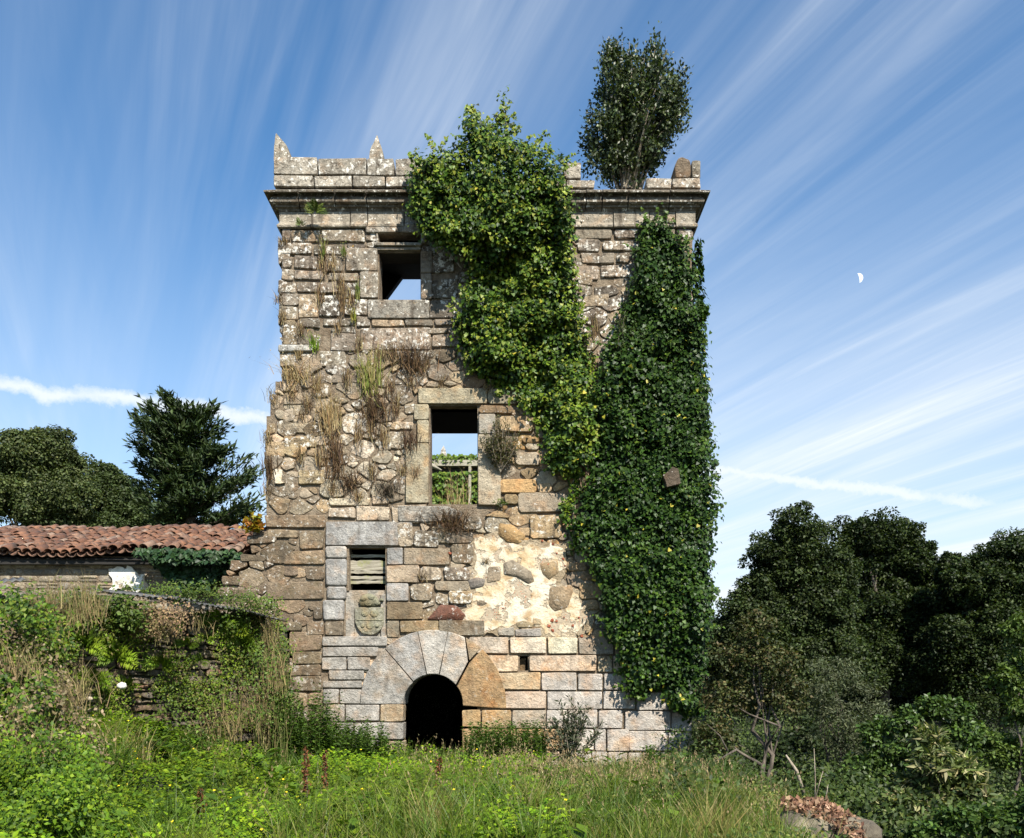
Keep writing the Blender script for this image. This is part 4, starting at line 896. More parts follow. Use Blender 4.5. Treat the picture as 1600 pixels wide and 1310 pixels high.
blob_tree('broadleaf_tree', 33, [(1318,842,36),(1360,835,40),(1405,842,36),(1440,868,28),(1345,892,42),(1418,905,42),(1380,960,44),(1440,960,46),(1310,1000,46),(1400,1030,60),(1465,905,34),(1340,1060,56),(1460,1030,54),(1475,960,40)], gb(1375, 33), .20, 14, 180, .12, DK, 'wide crowned broadleaf tree in the middle of the right wood with sky gaps', full=True, subr=(.30, .48))
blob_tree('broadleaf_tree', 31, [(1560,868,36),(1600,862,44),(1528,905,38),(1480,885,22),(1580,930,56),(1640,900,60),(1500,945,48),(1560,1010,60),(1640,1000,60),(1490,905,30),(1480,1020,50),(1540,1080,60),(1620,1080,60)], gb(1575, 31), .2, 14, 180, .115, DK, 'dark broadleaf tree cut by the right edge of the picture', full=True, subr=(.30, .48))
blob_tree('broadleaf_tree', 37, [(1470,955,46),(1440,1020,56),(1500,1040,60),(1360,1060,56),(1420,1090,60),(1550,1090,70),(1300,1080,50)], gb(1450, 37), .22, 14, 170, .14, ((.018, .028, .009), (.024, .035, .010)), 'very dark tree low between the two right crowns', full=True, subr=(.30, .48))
LB = ((.062, .082, .026), (.088, .108, .036), (.042, .060, .020))
blob_tree('broadleaf_tree', 42, [(62,688,26),(30,702,34),(92,700,32),(-25,725,44),(50,742,50),(108,740,36),(10,790,46),(75,800,46),(-50,790,50),(128,790,40),(130,830,36)], (-21.5, 24, 2.5), .35, 17, 200, .15, LB, 'large spreading broadleaf tree behind the left end of the barn', full=True, subr=(.30, .48))
blob_tree('broadleaf_tree', 46, [(158,742,26),(188,762,28),(212,790,30),(165,790,36),(195,822,34),(232,822,26)], (-19.5, 28, 2.5), .28, 16, 190, .15, ((.04, .06, .018), (.05, .07, .022)), 'smaller rounded tree between the large broadleaf tree and the conifer', full=True, subr=(.30, .48))
# wind-shaped conifer
def conifer():
    D = 38.; s = D / FPX; b0 = at(292, 880, D); root = empty('conifer_tree', tuple(b0), label='dark wind shaped conifer with layered branches behind the barn', cat='tree'); mb = MB(); L = Leaves()
    tp_ = at(290, 640, D); path = [b0 + (tp_ - b0) * t + np.array((.18 * math.sin(t * 5), 0, 0)) for t in np.linspace(0, 1, 9)]; mb.tube(path, np.linspace(.30, .04, 9), 7)
    prof = [(640, 28, 24), (670, 58, 42), (700, 76, 58), (730, 78, 70), (760, 74, 82), (790, 72, 104), (820, 80, 100), (850, 84, 96), (880, 84, 96)]
    yy = np.array([p[0] for p in prof]); wl = np.array([p[1] for p in prof]); wr = np.array([p[2] for p in prof])
    for i in range(130):
        py = 646 + 205 * (i / 150) ** .9 + RS.uniform(-4, 4); az = RS.uniform(0, 2 * math.pi); ca = math.cos(az)
        wpx = np.interp(py, yy, wl if ca < 0 else wr); ln = wpx * s * RS.uniform(.35, 1.22) * (abs(ca) * .5 + .5)
        f = np.clip((840 - py) / 200, 0, 1); a = b0 + (tp_ - b0) * np.clip((880 - py) / 240, 0, 1) + np.array((0, 0, -.2))
        up = ln * (.30 + .75 * f) * (1.0 if ca < 0 else .75); tip = a + np.array((ca * ln, math.sin(az) * ln * .8, up))
        pts = [a, a + (tip - a) * .5 + np.array((0, 0, -.10 * ln)), tip]; mb.tube(pts, [.05, .03, .01], 4, cap=False)
        m = int(28 + 40 * ln / 2); t = RS.uniform(.28, 1.05, m); base_ = np.array(pts[0])[None] * ((1 - t) ** 2)[:, None] + 2 * ((1 - t) * t)[:, None] * np.array(pts[1]) + (t ** 2)[:, None] * tip
        P = base_ + RS.normal(size=(m, 3)) * np.array((.18, .18, .05)) * (.4 + ln * .3)
        dirn = unit(tip - a); k3 = 3
        for _ in range(k3):
            L.add(P + RS.normal(size=P.shape) * .06, rdir(m, (0, -.3, .8)), rdir(m, dirn * .9 + np.array((-.25, 0, .55)), .55), RS.uniform(.22, .42, m), cols(m, (.016, .030, .009), (.024, .042, .011), (.036, .056, .014)), NARROW)
    mb.build('trunk', M_bark, root); L.build('crown', M_needle, root)
conifer()
# young tree growing on the tower top
TB = at(985, 300, 18.7); s7 = 18.7 / FPX
RT = empty('rooftop_tree', tuple(TB), label='young evergreen tree growing on top of the tower wall', cat='tree'); mb = MB(); L = Leaves()
for i in range(62):
    u_ = RS.uniform(-1, 1); v_ = RS.uniform(-1, 1); yt = RS.choice([85, 105, 130, 160, 190, 215, 240], p=[.12, .18, .2, .17, .15, .12, .06]) + RS.uniform(-16, 16)
    wt = np.interp(yt, [66, 100, 150, 200, 260, 292], [16, 52, 72, 80, 66, 34]); px_ = 994 + u_ * wt; sx = RS.uniform(-14, 14) if yt < 200 else u_ * 22
    if not inpoly(np.array([px_]), np.array([float(yt)]), [(948,88),(968,70),(1032,82),(1074,136),(1070,182),(1018,258),(1010,292),(946,292),(914,266),(912,226),(938,150)])[0]: continue
    a = TB + np.array((sx * s7, RS.uniform(-.15, .15), 0)); tip = at(px_, max(yt, 74), 18.7) + np.array((0, v_ * wt * s7 * .9, 0))
    md = a + (tip - a) * .45 + np.array((0, 0, .12)) - np.array(((tip - a)[0] * .18, 0, 0)); t_ = np.linspace(0, 1, 6)[:, None]
    path = (1 - t_) ** 2 * a + 2 * (1 - t_) * t_ * md + t_ ** 2 * tip; mb.tube(path, np.linspace(.030 if i > 4 else .06, .006, 6), 5, cap=False)
    m = 130; t = RS.uniform(.3, 1.0, m)[:, None]; P = (1 - t) ** 2 * a + 2 * (1 - t) * t * md + t ** 2 * tip; off = RS.normal(size=(m, 3)) * .085; P = P + off
    dr_ = unit(tip - md); L.add(P, rdir(m, (0, -.4, .4)), unit(rdir(m, dr_ * 1.0, .7)), RS.uniform(.06, .11, m), cols(m, (.032, .048, .016), (.045, .062, .022), (.020, .032, .011), (.08, .10, .045)), LEAF)
RP = [(948,88),(968,70),(988,72),(1000,84),(1016,72),(1032,82),(1044,108),(1060,130),(1074,136),(1066,160),(1070,182),(1050,205),(1046,236),(1018,258),(1010,292),(946,292),(930,272),(914,266),(920,238),(912,226),(922,190),(938,176),(934,150),(942,124)]
m = 900; px_ = RS.uniform(910, 1076, m); yt = RS.uniform(68, 292, m); ok_ = inpoly(px_, yt, RP) & (vnoise(np.stack([px_ / 17, yt / 20, px_ * 0], 1), 61) > .36); px_, yt = px_[ok_][:330], yt[ok_][:330]; m = len(px_); wt = np.interp(yt, [66, 90, 150, 200, 250, 292], [16, 46, 74, 78, 66, 32]); C_ = np.stack([(px_ - 800) * 18.7 / FPX, .7 + RS.uniform(-.7, .7, m) * wt * s7, EYE + (HOR - yt) * 18.7 / FPX], 1); ii = np.repeat(np.arange(m), 55); k_ = len(ii); e = RS.normal(size=(k_, 3)) * np.array((.075, .075, .12))
L.add(C_[ii] + e, rdir(k_, (0, -.5, .4), .8), rdir(k_, (0, 0, .9), .8), RS.uniform(.055, .10, k_), cols(k_, (.032, .048, .016), (.045, .062, .022), (.020, .032, .011), (.075, .095, .04)) * np.repeat(1 + RS.normal(size=m) * .2, 55)[:, None], LEAF)
for a0, a1, hh in ((1040, 1052, 90), (1046, 1062, 105), (1015, 1020, 70), (975, 972, 62)):
    mb.tube([at(a0, 190, 18.7), at((a0 + a1) / 2, (190 + hh) / 2, 18.7), at(a1, hh, 18.7)], [.012, .008, .003], 4, cap=False)
mb.build('trunk', M_pale_bark, RT); L.build('crown', M_gloss, RT)

# ------------------------------------------------------------------ barn
BARN = empty('tiled_barn', (-8.5, 1.6, 2.6), label='low stone barn with red clay tile roof left of the tower', cat='barn')
EY, RY = 1.33, 4.25; ez = EYE + (HOR - 863) * (18 + EY) / FPX; rz = EYE + (HOR - 829) * (18 + RY) / FPX
X0, X1 = -12.3, -5.62; PIT = .205; NC = int((X1 - X0) / PIT); NR = 9
mb = MB(); mb.box((X0, 1.62, 2.5), (-5.35, 1.98, ez - .05)); mb.build('wall', M_mortar, BARN)
mb = MB(); mb.box((X0, 1.985, 2.5), (X0 + .3, 6.5, ez)); mb.box((-5.66, 1.985, 2.5), (-5.36, 6.5, ez)); mb.box((X0 + .305, 6.2, 2.5), (-5.665, 6.5, ez)); mb.build('back_wall', M_inner, BARN)
def sag(x): return -.05 * np.sin((x - X0) / (X1 - X0) * 5.0) - .03 * np.cos((x - X0) * 2.1) - .10 * np.clip((x + 8) / 2.4, 0, 1)
dl = MB(); dl.add([(X0, EY + .05, ez - .10), (X1, EY + .05, ez - .19), (X1, RY, rz - .2), (X0, RY, rz - .1), (X1, 7, ez - .15), (X0, 7, ez - .1)], [(0, 1, 2, 3), (3, 2, 4, 5)]); dl.build('roof_boards', M_dwood, BARN)
mb = MB(); mb.box((X0, RY + .02, rz - .16), (X1, RY + .2, rz - .02)); mb.build('ridge', M_tile, BARN)
mb = MB(); mb.box((X0, 1.42, ez - .24), (-5.5, 1.54, ez - .12)); mb.build('eaves_beam', M_dwood, BARN)
slope = (rz - ez) / (RY - EY); Lr = math.hypot(rz - ez, RY - EY); dirv = np.array((0, (RY - EY) / Lr, (rz - ez) / Lr)); nrv = np.array((0, -dirv[2], dirv[1]))
def tile_mesh(cover, ln, r0, r1, seed):
    V = []; Fc = []; k_ = 6; rr = np.random.RandomState(seed)
    for t, r_ in ((0, r0), (1, r1)):
        for th_, off in ((.0, 0), (.016, 1)):
            for j in range(k_ + 1):
                a = math.pi * j / k_; x = math.cos(a) * (r_ + th_ * .6); z = math.sin(a) * (r_ * .8 + th_)
                if not cover: z = -z
                p = np.array((x, 0, 0)) + dirv * ln * t + nrv * z; V.append(p + rr.uniform(-.003, .003, 3))
    q = k_ + 1
    for j in range(k_):
        Fc += [(q + j, q + j + 1, 3 * q + j + 1, 3 * q + j), (j, 2 * q + j, 2 * q + j + 1, j + 1), (j, j + 1, q + j + 1, q + j), (2 * q + j, 3 * q + j, 3 * q + j + 1, 2 * q + j + 1)]
    me = bpy.data.meshes.new('tile'); me.from_pydata([tuple(v) for v in V], [], Fc); me.materials.append(M_tile); me.polygons.foreach_set('use_smooth', np.ones(len(Fc), bool)); me.update(); return me
step = Lr / NR; TM = [tile_mesh(True, step * 1.22, .098, .075, i) for i in range(5)]
for r_ in range(NR):
    for c_ in range(NC):
        x = X0 + (c_ + .5) * PIT; o = bpy.data.objects.new('tile', TM[RS.randint(5)])
        p = np.array((x, EY, ez)) + dirv * step * (r_ - .06) + nrv * (.045 + RS.uniform(0, .02)); p[2] += sag(x) * (1 - .3 * r_ / NR); p[0] += RS.uniform(-.024, .024); p[1] += RS.uniform(-.09, .04)
        o.location = p; o.rotation_euler = (RS.uniform(-.03, .07), RS.uniform(-.12, .12), RS.uniform(-.10, .10)); link(o, BARN)
mb = MB(); pm = tile_mesh(False, step * 1.15, .085, .10, 77); pv = np.array([v_.co[:] for v_ in pm.vertices]); pf = [tuple(p_.vertices) for p_ in pm.polygons]
for r_ in range(NR):
    for c_ in range(NC + 1):
        x = X0 + c_ * PIT; p = np.array((x, EY, ez)) + dirv * step * (r_ - .1) + nrv * .045; p[2] += sag(x) * (1 - .3 * r_ / NR); mb.add(pv + p, pf, smooth=[True] * len(pf))
mb.build('pan_tiles', M_tile, BARN, kind='stuff')
# barn wall stones
def wallrows(u0, u1, z0, z1, hr, wr, gap=.012):
    out = []; z = z0
    while z < z1:
        h = RS.uniform(*hr); u_ = u0 - RS.uniform(0, .2)
        while u_ < u1:
            w = RS.uniform(*wr)
            if RS.rand() < .22 and h > .12: out += [rect(u_ + gap, z + gap, u_ + w - gap, z + h * .5 - gap * .5, .012), rect(u_ + gap, z + h * .5 + gap * .5, u_ + w - gap, z + h - gap, .012)]
            else: out.append(rect(u_ + gap, z + gap, u_ + w - gap, z + h - gap, .016))
            u_ += w
        z += h
    return out
rows_ = wallrows(X0, -5.4, 2.55, ez - .15, (.12, .2), (.18, .5))
rows_.sort(key=lambda p: -p[:, 0].max()); 
for P in rows_:
    V, Fc, tt, sm = stone_shape(P, 1.60, .2, .02, .012, .008, .03, np.append(np.array([(.33, .285, .22), (.27, .235, .19), (.38, .32, .23)][RS.randint(3)]) * (1 + RS.normal() * .1), .3), 0)
    mesh('stone', V, Fc, M_brown, BARN, tint=tt, smooth=sm)
wf = lambda px, py: ((px - 800) * 19.55 / FPX, EYE + (HOR - py) * 19.55 / FPX)
patch('whitewash_patch', [(170,890),(184,884),(196,890),(205,886),(216,896),(229,897),(226,908),(231,922),(206,925),(196,915),(184,920),(168,925),(174,905)], 1.555, M_white, BARN, wf, .05, 5)
patch('whitewash_patch', [(266,909),(276,912),(286,916),(282,926),(268,926)], 1.555, M_white, BARN, wf, .05, 5)
L = Leaves(); root = empty('ivy', tuple(at(305, 920, 19.4)), label='small dark ivy patch on the barn wall under the tiled eaves', cat='ivy')
pl = [(212,862),(250,858),(330,862),(375,862),(372,880),(350,898),(325,915),(296,922),(268,905),(250,885),(228,872)]
q = RS.uniform((205, 855), (380, 925), (4200, 2)); q = q[inpoly(q[:, 0] + RS.normal(size=len(q)) * 3, q[:, 1] + RS.normal(size=len(q)) * 3, pl)]; m = len(q)
d = RS.uniform(.05, .30, m) + .3 * (q[:, 1] < 878); P = np.stack([(q[:, 0] - 800) * (19.55 - d) / FPX, 1.55 - d, EYE + (HOR - q[:, 1]) * (19.55 - d) / FPX], 1)
L.add(P, rdir(m, (0, -1, .5), .6), rdir(m, (0, 0, -1), .7), RS.uniform(.07, .115, m), cols(m, (.022, .05, .02), (.03, .06, .022), G3), IVY); L.build('foliage', M_ivy, root)

# ------------------------------------------------------------------ garden wall (retaining the terrace), its cover sheets and growth
GW = empty('garden_wall', (-6.5, -2.5, .2), label='mossy dry stone garden wall overgrown with ferns left of the tower', cat='wall')
seg = np.linalg.norm(np.diff(WALL, axis=0), axis=1); cum = np.concatenate([[0], np.cumsum(seg)])
def on_wall(u_, dpt, z):
    """u along the wall, dpt = distance out of its face"""
    u_ = np.asarray(u_, float); x = np.interp(u_, cum, WALL[:, 0]); y = np.interp(u_, cum, WALL[:, 1]); i = np.clip(np.searchsorted(cum, u_) - 1, 0, len(seg) - 1)
    d = (WALL[1:] - WALL[:-1]) / seg[:, None]; nr = np.stack([-d[:, 1], d[:, 0]], 1) * -1
    nx, ny = nr[i, 0], nr[i, 1]; flip = np.where(ny > 0, -1.0, 1.0) ; nx, ny = nx * flip, ny * flip
    return np.stack([x + nx * dpt, y + ny * dpt, z + 0 * x], -1)
V = []; Fc = []; us = cum
for u_ in us:
    for dpt, z in ((-.05, -.5), (-.05, 2.75), (-.6, 2.75), (-.6, -.5)): V.append(on_wall(np.array([u_]), dpt, z)[0])
for i in range(len(us) - 1): Fc += [(4 * i + a, 4 * i + 4 + a, 4 * i + 4 + (a + 1) % 4, 4 * i + (a + 1) % 4) for a in range(4)]
Fc += [(0, 1, 2, 3), tuple(4 * (len(us) - 1) + a for a in (3, 2, 1, 0))]
mesh('wall_core', V, Fc, M_soil, GW)
rs_ = wallrows(.1, cum[-1] - 1.2, .15, 2.75, (.08, .22), (.12, .40)); rs_.sort(key=lambda p: -area(p)); sm_mb = MB()
for i, P in enumerate(rs_):
    um = P[:, 0].mean()
    mf = lambda V_: on_wall(V_[:, 0], -V_[:, 1], V_[:, 2]) 
    t = np.append(np.array([(.20, .165, .12), (.165, .14, .11), (.25, .20, .14), (.22, .15, .10)][RS.randint(4)]) * (1 + RS.normal() * .15), .3)
    sh = stone_shape(P + RS.normal(size=P.shape) * .012, -RS.uniform(.0, .08), .2, .014, .006, .022, .03, t, 1 if i < 200 else 0, mf)
    if i < 290: mesh('stone', sh[0], sh[1], M_moss, GW, tint=sh[2], smooth=sh[3])
    else: sm_mb.add(*sh)
if sm_mb.n: sm_mb.build('small_stones', M_moss, GW, kind='stuff')
def sheet(p0, p1, dep, label, n=60, slope=.14, amp=.013, pitch=.105):
    """corrugated roofing sheet: ridges run back from the front edge p0-p1"""
    p0, p1 = np.array(p0), np.array(p1); L_ = np.linalg.norm(p1 - p0); e = (p1 - p0) / L_; bk = unit(np.array((-e[1], e[0], 0))); bk = bk if bk[1] > 0 else -bk; V = []
    n = int(L_ / pitch * 6)
    for i in range(n + 1):
        t = i / n; w = amp * math.sin(2 * math.pi * t * L_ / pitch)
        for dd_, th_ in ((0, 0), (dep, 0), (dep, -.012), (0, -.012)): V.append(p0 + e * L_ * t + bk * dd_ + np.array((0, 0, w + th_ + dd_ * slope)))
    Fc = [(4 * i + a, 4 * i + 4 + a, 4 * i + 4 + (a + 1) % 4, 4 * i + (a + 1) % 4) for i in range(n) for a in range(4)] + [(0, 1, 2, 3), tuple(4 * n + a for a in (3, 2, 1, 0))]
    return mesh('corrugated_sheet', V, Fc, M_sheet, label=label, cat='roofing sheet', group='grey sheets lying on the garden wall', smooth=True)
sheet(at(182, 927, 15.1), at(320, 940, 16.15), 1.2, 'long grey corrugated sheet lying on the garden wall, left one')
sheet(at(286, 940, 15.8), at(384, 954, 16.65), 1.2, 'grey corrugated sheet overlapping in the middle of the garden wall top')
sheet(at(374, 951, 16.5), at(438, 968, 17.2), 1.2, 'short tilted corrugated sheet with wavy end next to the tower')
sheet(at(-30, 912, 13.0), at(42, 906, 13.3), .8, 'mossy grey sheet at the far left end of the wall top')

def wallD(px):
    t = np.linspace(0, cum[-1], 400); p = on_wall(t, 0, np.zeros(400)); q = 800 + p[:, 0] * FPX / (p[:, 1] - CAMY); i = int(np.argmin(np.abs(q - px))); return float(p[i, 1] - CAMY)
GS = ((.11, .18, .012), (.15, .22, .015), (.075, .13, .010))
for px, py, D, h, n_, lb in ((132,1012,14.3,44,20,'large fern clump on the garden wall left of the lone white stones'),(182,1030,14.9,46,22,'broad fern clump in the middle height of the garden wall'),(150,1066,14.4,40,18,'fern clump low on the garden wall above the white stones'),(264,978,15.6,28,14,'fern under the left corrugated sheet'),(252,1040,15.6,32,14,'fern hanging at the middle of the bare stones'),
        (345,974,16.3,34,16,'yellow green fern under the overlapped sheet'),(378,1012,16.6,42,20,'fern clump at the right part of the garden wall'),(366,990,16.5,34,14,'fern under the short tilted sheet'),(292,1008,15.9,24,11,'small fern right of the middle of the garden wall'),(322,1000,16.1,22,10,'small fern below the yellow green one'),
        (201,1072,14.9,24,12,'small fern beside the white stones'),(163,1088,14.5,22,12,'lowest small fern under the white stones'),(222,975,15.2,28,12,'fern near the left end of the long sheet'),(312,1035,16.0,20,9,'tiny fern among bare stones'),(188,1125,14.6,24,10,'fern near the foot of the garden wall')):
    fern(px, py, wallD(px) - .16, h * 1.25, int(n_ * 1.1), lb, GS, group='ferns on the garden wall')
for px, py in ((190, 1072), (140, 1092), (21, 1114)):
    c = at(px, py, 14.2 if px > 100 else 11.5); mb = MB(); k_ = 8; V = []; r_ = .055 if px != 140 else .035
    for a in range(5):
        ph = math.pi * a / 4
        for b_ in range(k_): V.append(c + r_ * (1 + .25 * RS.rand()) * np.array((math.sin(ph) * math.cos(b_ * .785) * 1.3, math.sin(ph) * math.sin(b_ * .785), math.cos(ph) * .9)))
    mesh('white_stone', V, [(a * k_ + b_, a * k_ + (b_ + 1) % k_, (a + 1) * k_ + (b_ + 1) % k_, (a + 1) * k_ + b_) for a in range(4) for b_ in range(k_)], M_white, smooth=True, cat='stone', label={190: 'white lichen covered stone low in the fern wall', 140: 'smallest white stone lying below the ferns', 21: 'white stone in brambles at the far left edge'}[px])

# ------------------------------------------------------------------ low growth
def scatter_xy(m, pxr, Dr):
    px = RS.uniform(*pxr, m); D = RS.uniform(*Dr, m); return (px - 800) * D / FPX, CAMY + D, D
# buttercup ground cover
L = Leaves(); Lf = Leaves()
def zone(x, y): return vnoise(np.stack([x * .9, y * .9, x * 0], 1), 51)
x, y, D = scatter_xy(17000, (-260, 900), (6.3, 17.6)); keep = (zone(x, y) + np.clip((.3 - x) * .35, -.5, .6) > .37) & ((x > -4.3) | (y < -1.2)); x, y = x[keep], y[keep]; m = len(x); h = RS.uniform(.08, .42, m) * (.35 + 1.2 * zone(x * 1.6 + 9, y * 1.6))
per = 10; ii = np.repeat(np.arange(m), per); k_ = len(ii); a = RS.rand(k_) * 6.283; rr_ = RS.uniform(.02, .11, k_)
P = np.stack([x[ii] + np.cos(a) * rr_, y[ii] + np.sin(a) * rr_, gz(x, y)[ii] + h[ii] * RS.uniform(.55, 1.05, k_)], 1)
brt = zone(x * .6 + 4, y * .6)[ii][:, None]
L.add(P, rdir(k_, (0, -.3, 1.3), .7), np.stack([np.cos(a), np.sin(a), RS.normal(size=k_) * .3], 1), RS.uniform(.035, .075, k_), cols(k_, (.105, .190, .006), (.17, .25, .008), (.065, .125, .006)) * (.55 + .75 * brt), LEAF)
f = RS.rand(m) < .012; nf = int(f.sum()); P = np.stack([x[f], y[f], gz(x, y)[f] + h[f] + .06], 1)
for q in range(5): Lf.add(P, rdir(nf, (0, -.6, 1), .3), np.stack([np.full(nf, math.cos(q * 1.257)), np.full(nf, math.sin(q * 1.257)), np.full(nf, .2)], 1), .016, (.70, .55, .02), ROUND)
L.build('ground_cover', M_leaf, kind='stuff', label='bright green creeping buttercup leaves carpeting the clearing', cat='ground cover')
Lf.build('yellow_flowers', M_leaf, kind='stuff', label='scattered small yellow buttercup flowers in the ground cover', cat='flowers')
# broad-leaved weeds
L = Leaves()
for q in range(130):
    px_ = RS.uniform(60, 1120); D = RS.uniform(7.0, 16.2); cx, cy = (px_ - 800) * D / FPX, CAMY + D; n_ = RS.randint(7, 15); a = RS.rand(n_) * 6.283
    if (abs(cx - 3.15) < .9 and cy < -7.2) or (cx < -4.3 and cy > -1.5): continue
    z = float(gz(cx, cy)); P = np.stack([cx + np.cos(a) * .05, cy + np.sin(a) * .05, z + RS.uniform(.12, .42, n_)], 1)
    L.add(P, np.stack([-np.cos(a) * .4, -np.sin(a) * .4, np.ones(n_)], 1), np.stack([np.cos(a), np.sin(a), RS.uniform(-.2, .7, n_)], 1), RS.uniform(.12, .26, n_), cols(n_, (.07, .13, .012), (.10, .16, .014), (.045, .09, .010)), LEAF)
L.build('broadleaf_weeds', M_leaf, kind='stuff', label='broad leaved weeds standing among the grass of the clearing', cat='weeds')
# nettles by the walls
L = Leaves(); 
def nettles(n_, pxr, Dr, H, hz=1.0):
    x, y, D = scatter_xy(n_, pxr, Dr); h = RS.uniform(.6, 1.05, n_) * H; z0 = gz(x, y)
    lean = RS.normal(size=(n_, 2)) * .08; base_ = np.stack([x, y, z0], 1)
    L.blades(base_, h, lean, .009, cols(n_, (.06, .10, .02), (.09, .10, .03)))
    lv = 15; t = np.tile(np.linspace(.25, 1, lv), n_); ii = np.repeat(np.arange(n_), lv); a = RS.rand(n_)[ii] * 6.28 + np.tile(np.arange(lv) * 1.57, n_)
    for sg in (0, math.pi):
        P = base_[ii] + np.stack([lean[ii, 0] * t ** 1.5, lean[ii, 1] * t ** 1.5, h[ii] * t], 1); k_ = len(ii)
        L.add(P, np.stack([-.45 * np.cos(a + sg), -.45 * np.sin(a + sg), np.ones(k_)], 1) + RS.normal(size=(k_, 3)) * .2, np.stack([np.cos(a + sg), np.sin(a + sg), np.full(k_, -.35)], 1), (.14 - .075 * t) * RS.uniform(.8, 1.15, k_), cols(k_, (.05, .095, .014), (.07, .12, .018), (.035, .066, .012)), LEAF)
nettles(130, (425, 520), (16.2, 17.7), 1.45); nettles(120, (510, 600), (16.2, 17.7), .95); nettles(70, (560, 640), (16.4, 17.7), .6); nettles(200, (726, 850), (16.2, 17.7), .88); nettles(60, (630, 730), (15.6, 17.2), .42)
nettles(110, (200, 430), (13.5, 15.6), .45); nettles(40, (1010, 1090), (15, 17), .5)
L.build('nettles', M_leaf, kind='stuff', label='dark green nettles crowding the foot of the walls', cat='nettles')
# grass: green, and tall straw with seed heads
L = Leaves()
x, y, D = scatter_xy(52000, (-200, 1300), (6.2, 17.4)); zz_ = zone(x * .8, y * .8 + 20); keep = (zz_ + np.clip((x + 1.2) * .22, -.45, .25) > .42) & ((x > -4.3) | (y < -1.2)); x, y = x[keep], y[keep]; m = len(x)
h = RS.uniform(.18, .62, m) * (.55 + .8 * zone(x, y)) * (1 - .62 * np.clip((y + 7) / 7, 0, 1) * (x > -.4)); bd_ = (np.abs(x - 3.2) < .6) & (y < -7.2); h[bd_] *= .25; L.blades(np.stack([x, y, gz(x, y)], 1), h, RS.normal(size=(m, 2)) * .16 * h[:, None] * 2.2, RS.uniform(.006, .013, m), cols(m, (.085, .135, .012), (.125, .17, .02), (.20, .19, .055), (.055, .09, .010)))
for q in range(150):                        # thicker tussocks
    px_ = RS.uniform(120, 1150); D = RS.uniform(7.2, 16.0); cx, cy = (px_ - 800) * D / FPX, CAMY + D; n_ = 90
    if abs(cx - 3.15) < .9 and cy < -7.2: continue
    h = RS.uniform(.35, .8) * (1 - .45 * max(0, (cy + 7) / 7)) * RS.uniform(.5, 1.1, n_); a = RS.rand(n_) * 6.283; x_, y_ = cx + RS.normal(size=n_) * .09, cy + RS.normal(size=n_) * .09
    ct = np.array([(.07, .125, .010), (.13, .17, .02), (.24, .20, .07), (.05, .09, .010)][RS.choice(4, p=[.4, .3, .12, .18])])
    L.blades(np.stack([x_, y_, gz(x_, y_)], 1), h, np.stack([np.cos(a), np.sin(a)], 1) * (h * RS.uniform(.2, .7, n_))[:, None], RS.uniform(.007, .014, n_), cols(n_, ct))
L.build('grass', M_grass, kind='stuff', label='tangled green grass of the clearing', cat='grass')
L = Leaves()
def straw(n_, pxr, Dr, hr):
    x, y, D = scatter_xy(n_, pxr, Dr); h = RS.uniform(*hr, n_) * (1 - .5 * np.clip((y + 7) / 7, 0, 1) * (x > .3)); tips = L.blades(np.stack([x, y, gz(x, y)], 1), h, RS.normal(size=(n_, 2)) * .16, RS.uniform(.005, .009, n_), cols(n_, (.24, .19, .09), (.18, .16, .06), (.15, .17, .05), (.10, .13, .03)))
    hd = RS.rand(n_) < .5; T = tips[hd]; k_ = len(T)
    for q in range(5): L.add(T + RS.normal(size=T.shape) * np.array((.008, .008, .035)) - np.array((0, 0, .02)), rdir(k_, (0, -1, .2)), rdir(k_, (0, 0, 1), .35), RS.uniform(.03, .06, k_), cols(k_, (.26, .21, .11), (.19, .16, .08), (.22, .15, .08)), NARROW)
straw(1700, (780, 1130), (10.5, 17.3), (.28, .66)); straw(420, (640, 900), (10.5, 16), (.35, .75)); straw(700, (900, 1230), (8.0, 13), (.22, .55)); straw(160, (300, 640), (9, 15), (.3, .6)); straw(110, (395, 450), (15.5, 17), (.7, 1.5)); straw(120, (1060, 1130), (15, 18), (.4, .9))
L.build('tall_dry_grass', M_dry, kind='stuff', label='tall straw coloured grass with seed heads in front of the tower', cat='grass')
# bramble ground cover on the right
L = Leaves()
x, y, D = scatter_xy(6500, (620, 1330), (6.3, 13.0)); keep = zone(x + 3, y + 7) + np.clip((x - 1.0) * .2, -.3, .25) > .36; keep &= ~((np.abs(x - 3.2) < .6) & (y < -7.2)); x, y = x[keep], y[keep]; m = len(x); per = 10; ii = np.repeat(np.arange(m), per); k_ = len(ii)
P = np.stack([x[ii] + RS.normal(size=k_) * .06, y[ii] + RS.normal(size=k_) * .06, gz(x, y)[ii] + RS.uniform(.08, .40, m)[ii] * RS.uniform(.4, 1.1, k_)], 1)
L.add(P, rdir(k_, (0, -.3, 1), .9), rdir(k_), RS.uniform(.03, .055, k_), cols(k_, (.05, .085, .014), (.075, .12, .018), (.035, .06, .012), (.16, .17, .04)), LEAF)
L.build('bramble_cover', M_leaf, kind='stuff', label='low dark bramble leaves in the right foreground', cat='brambles')
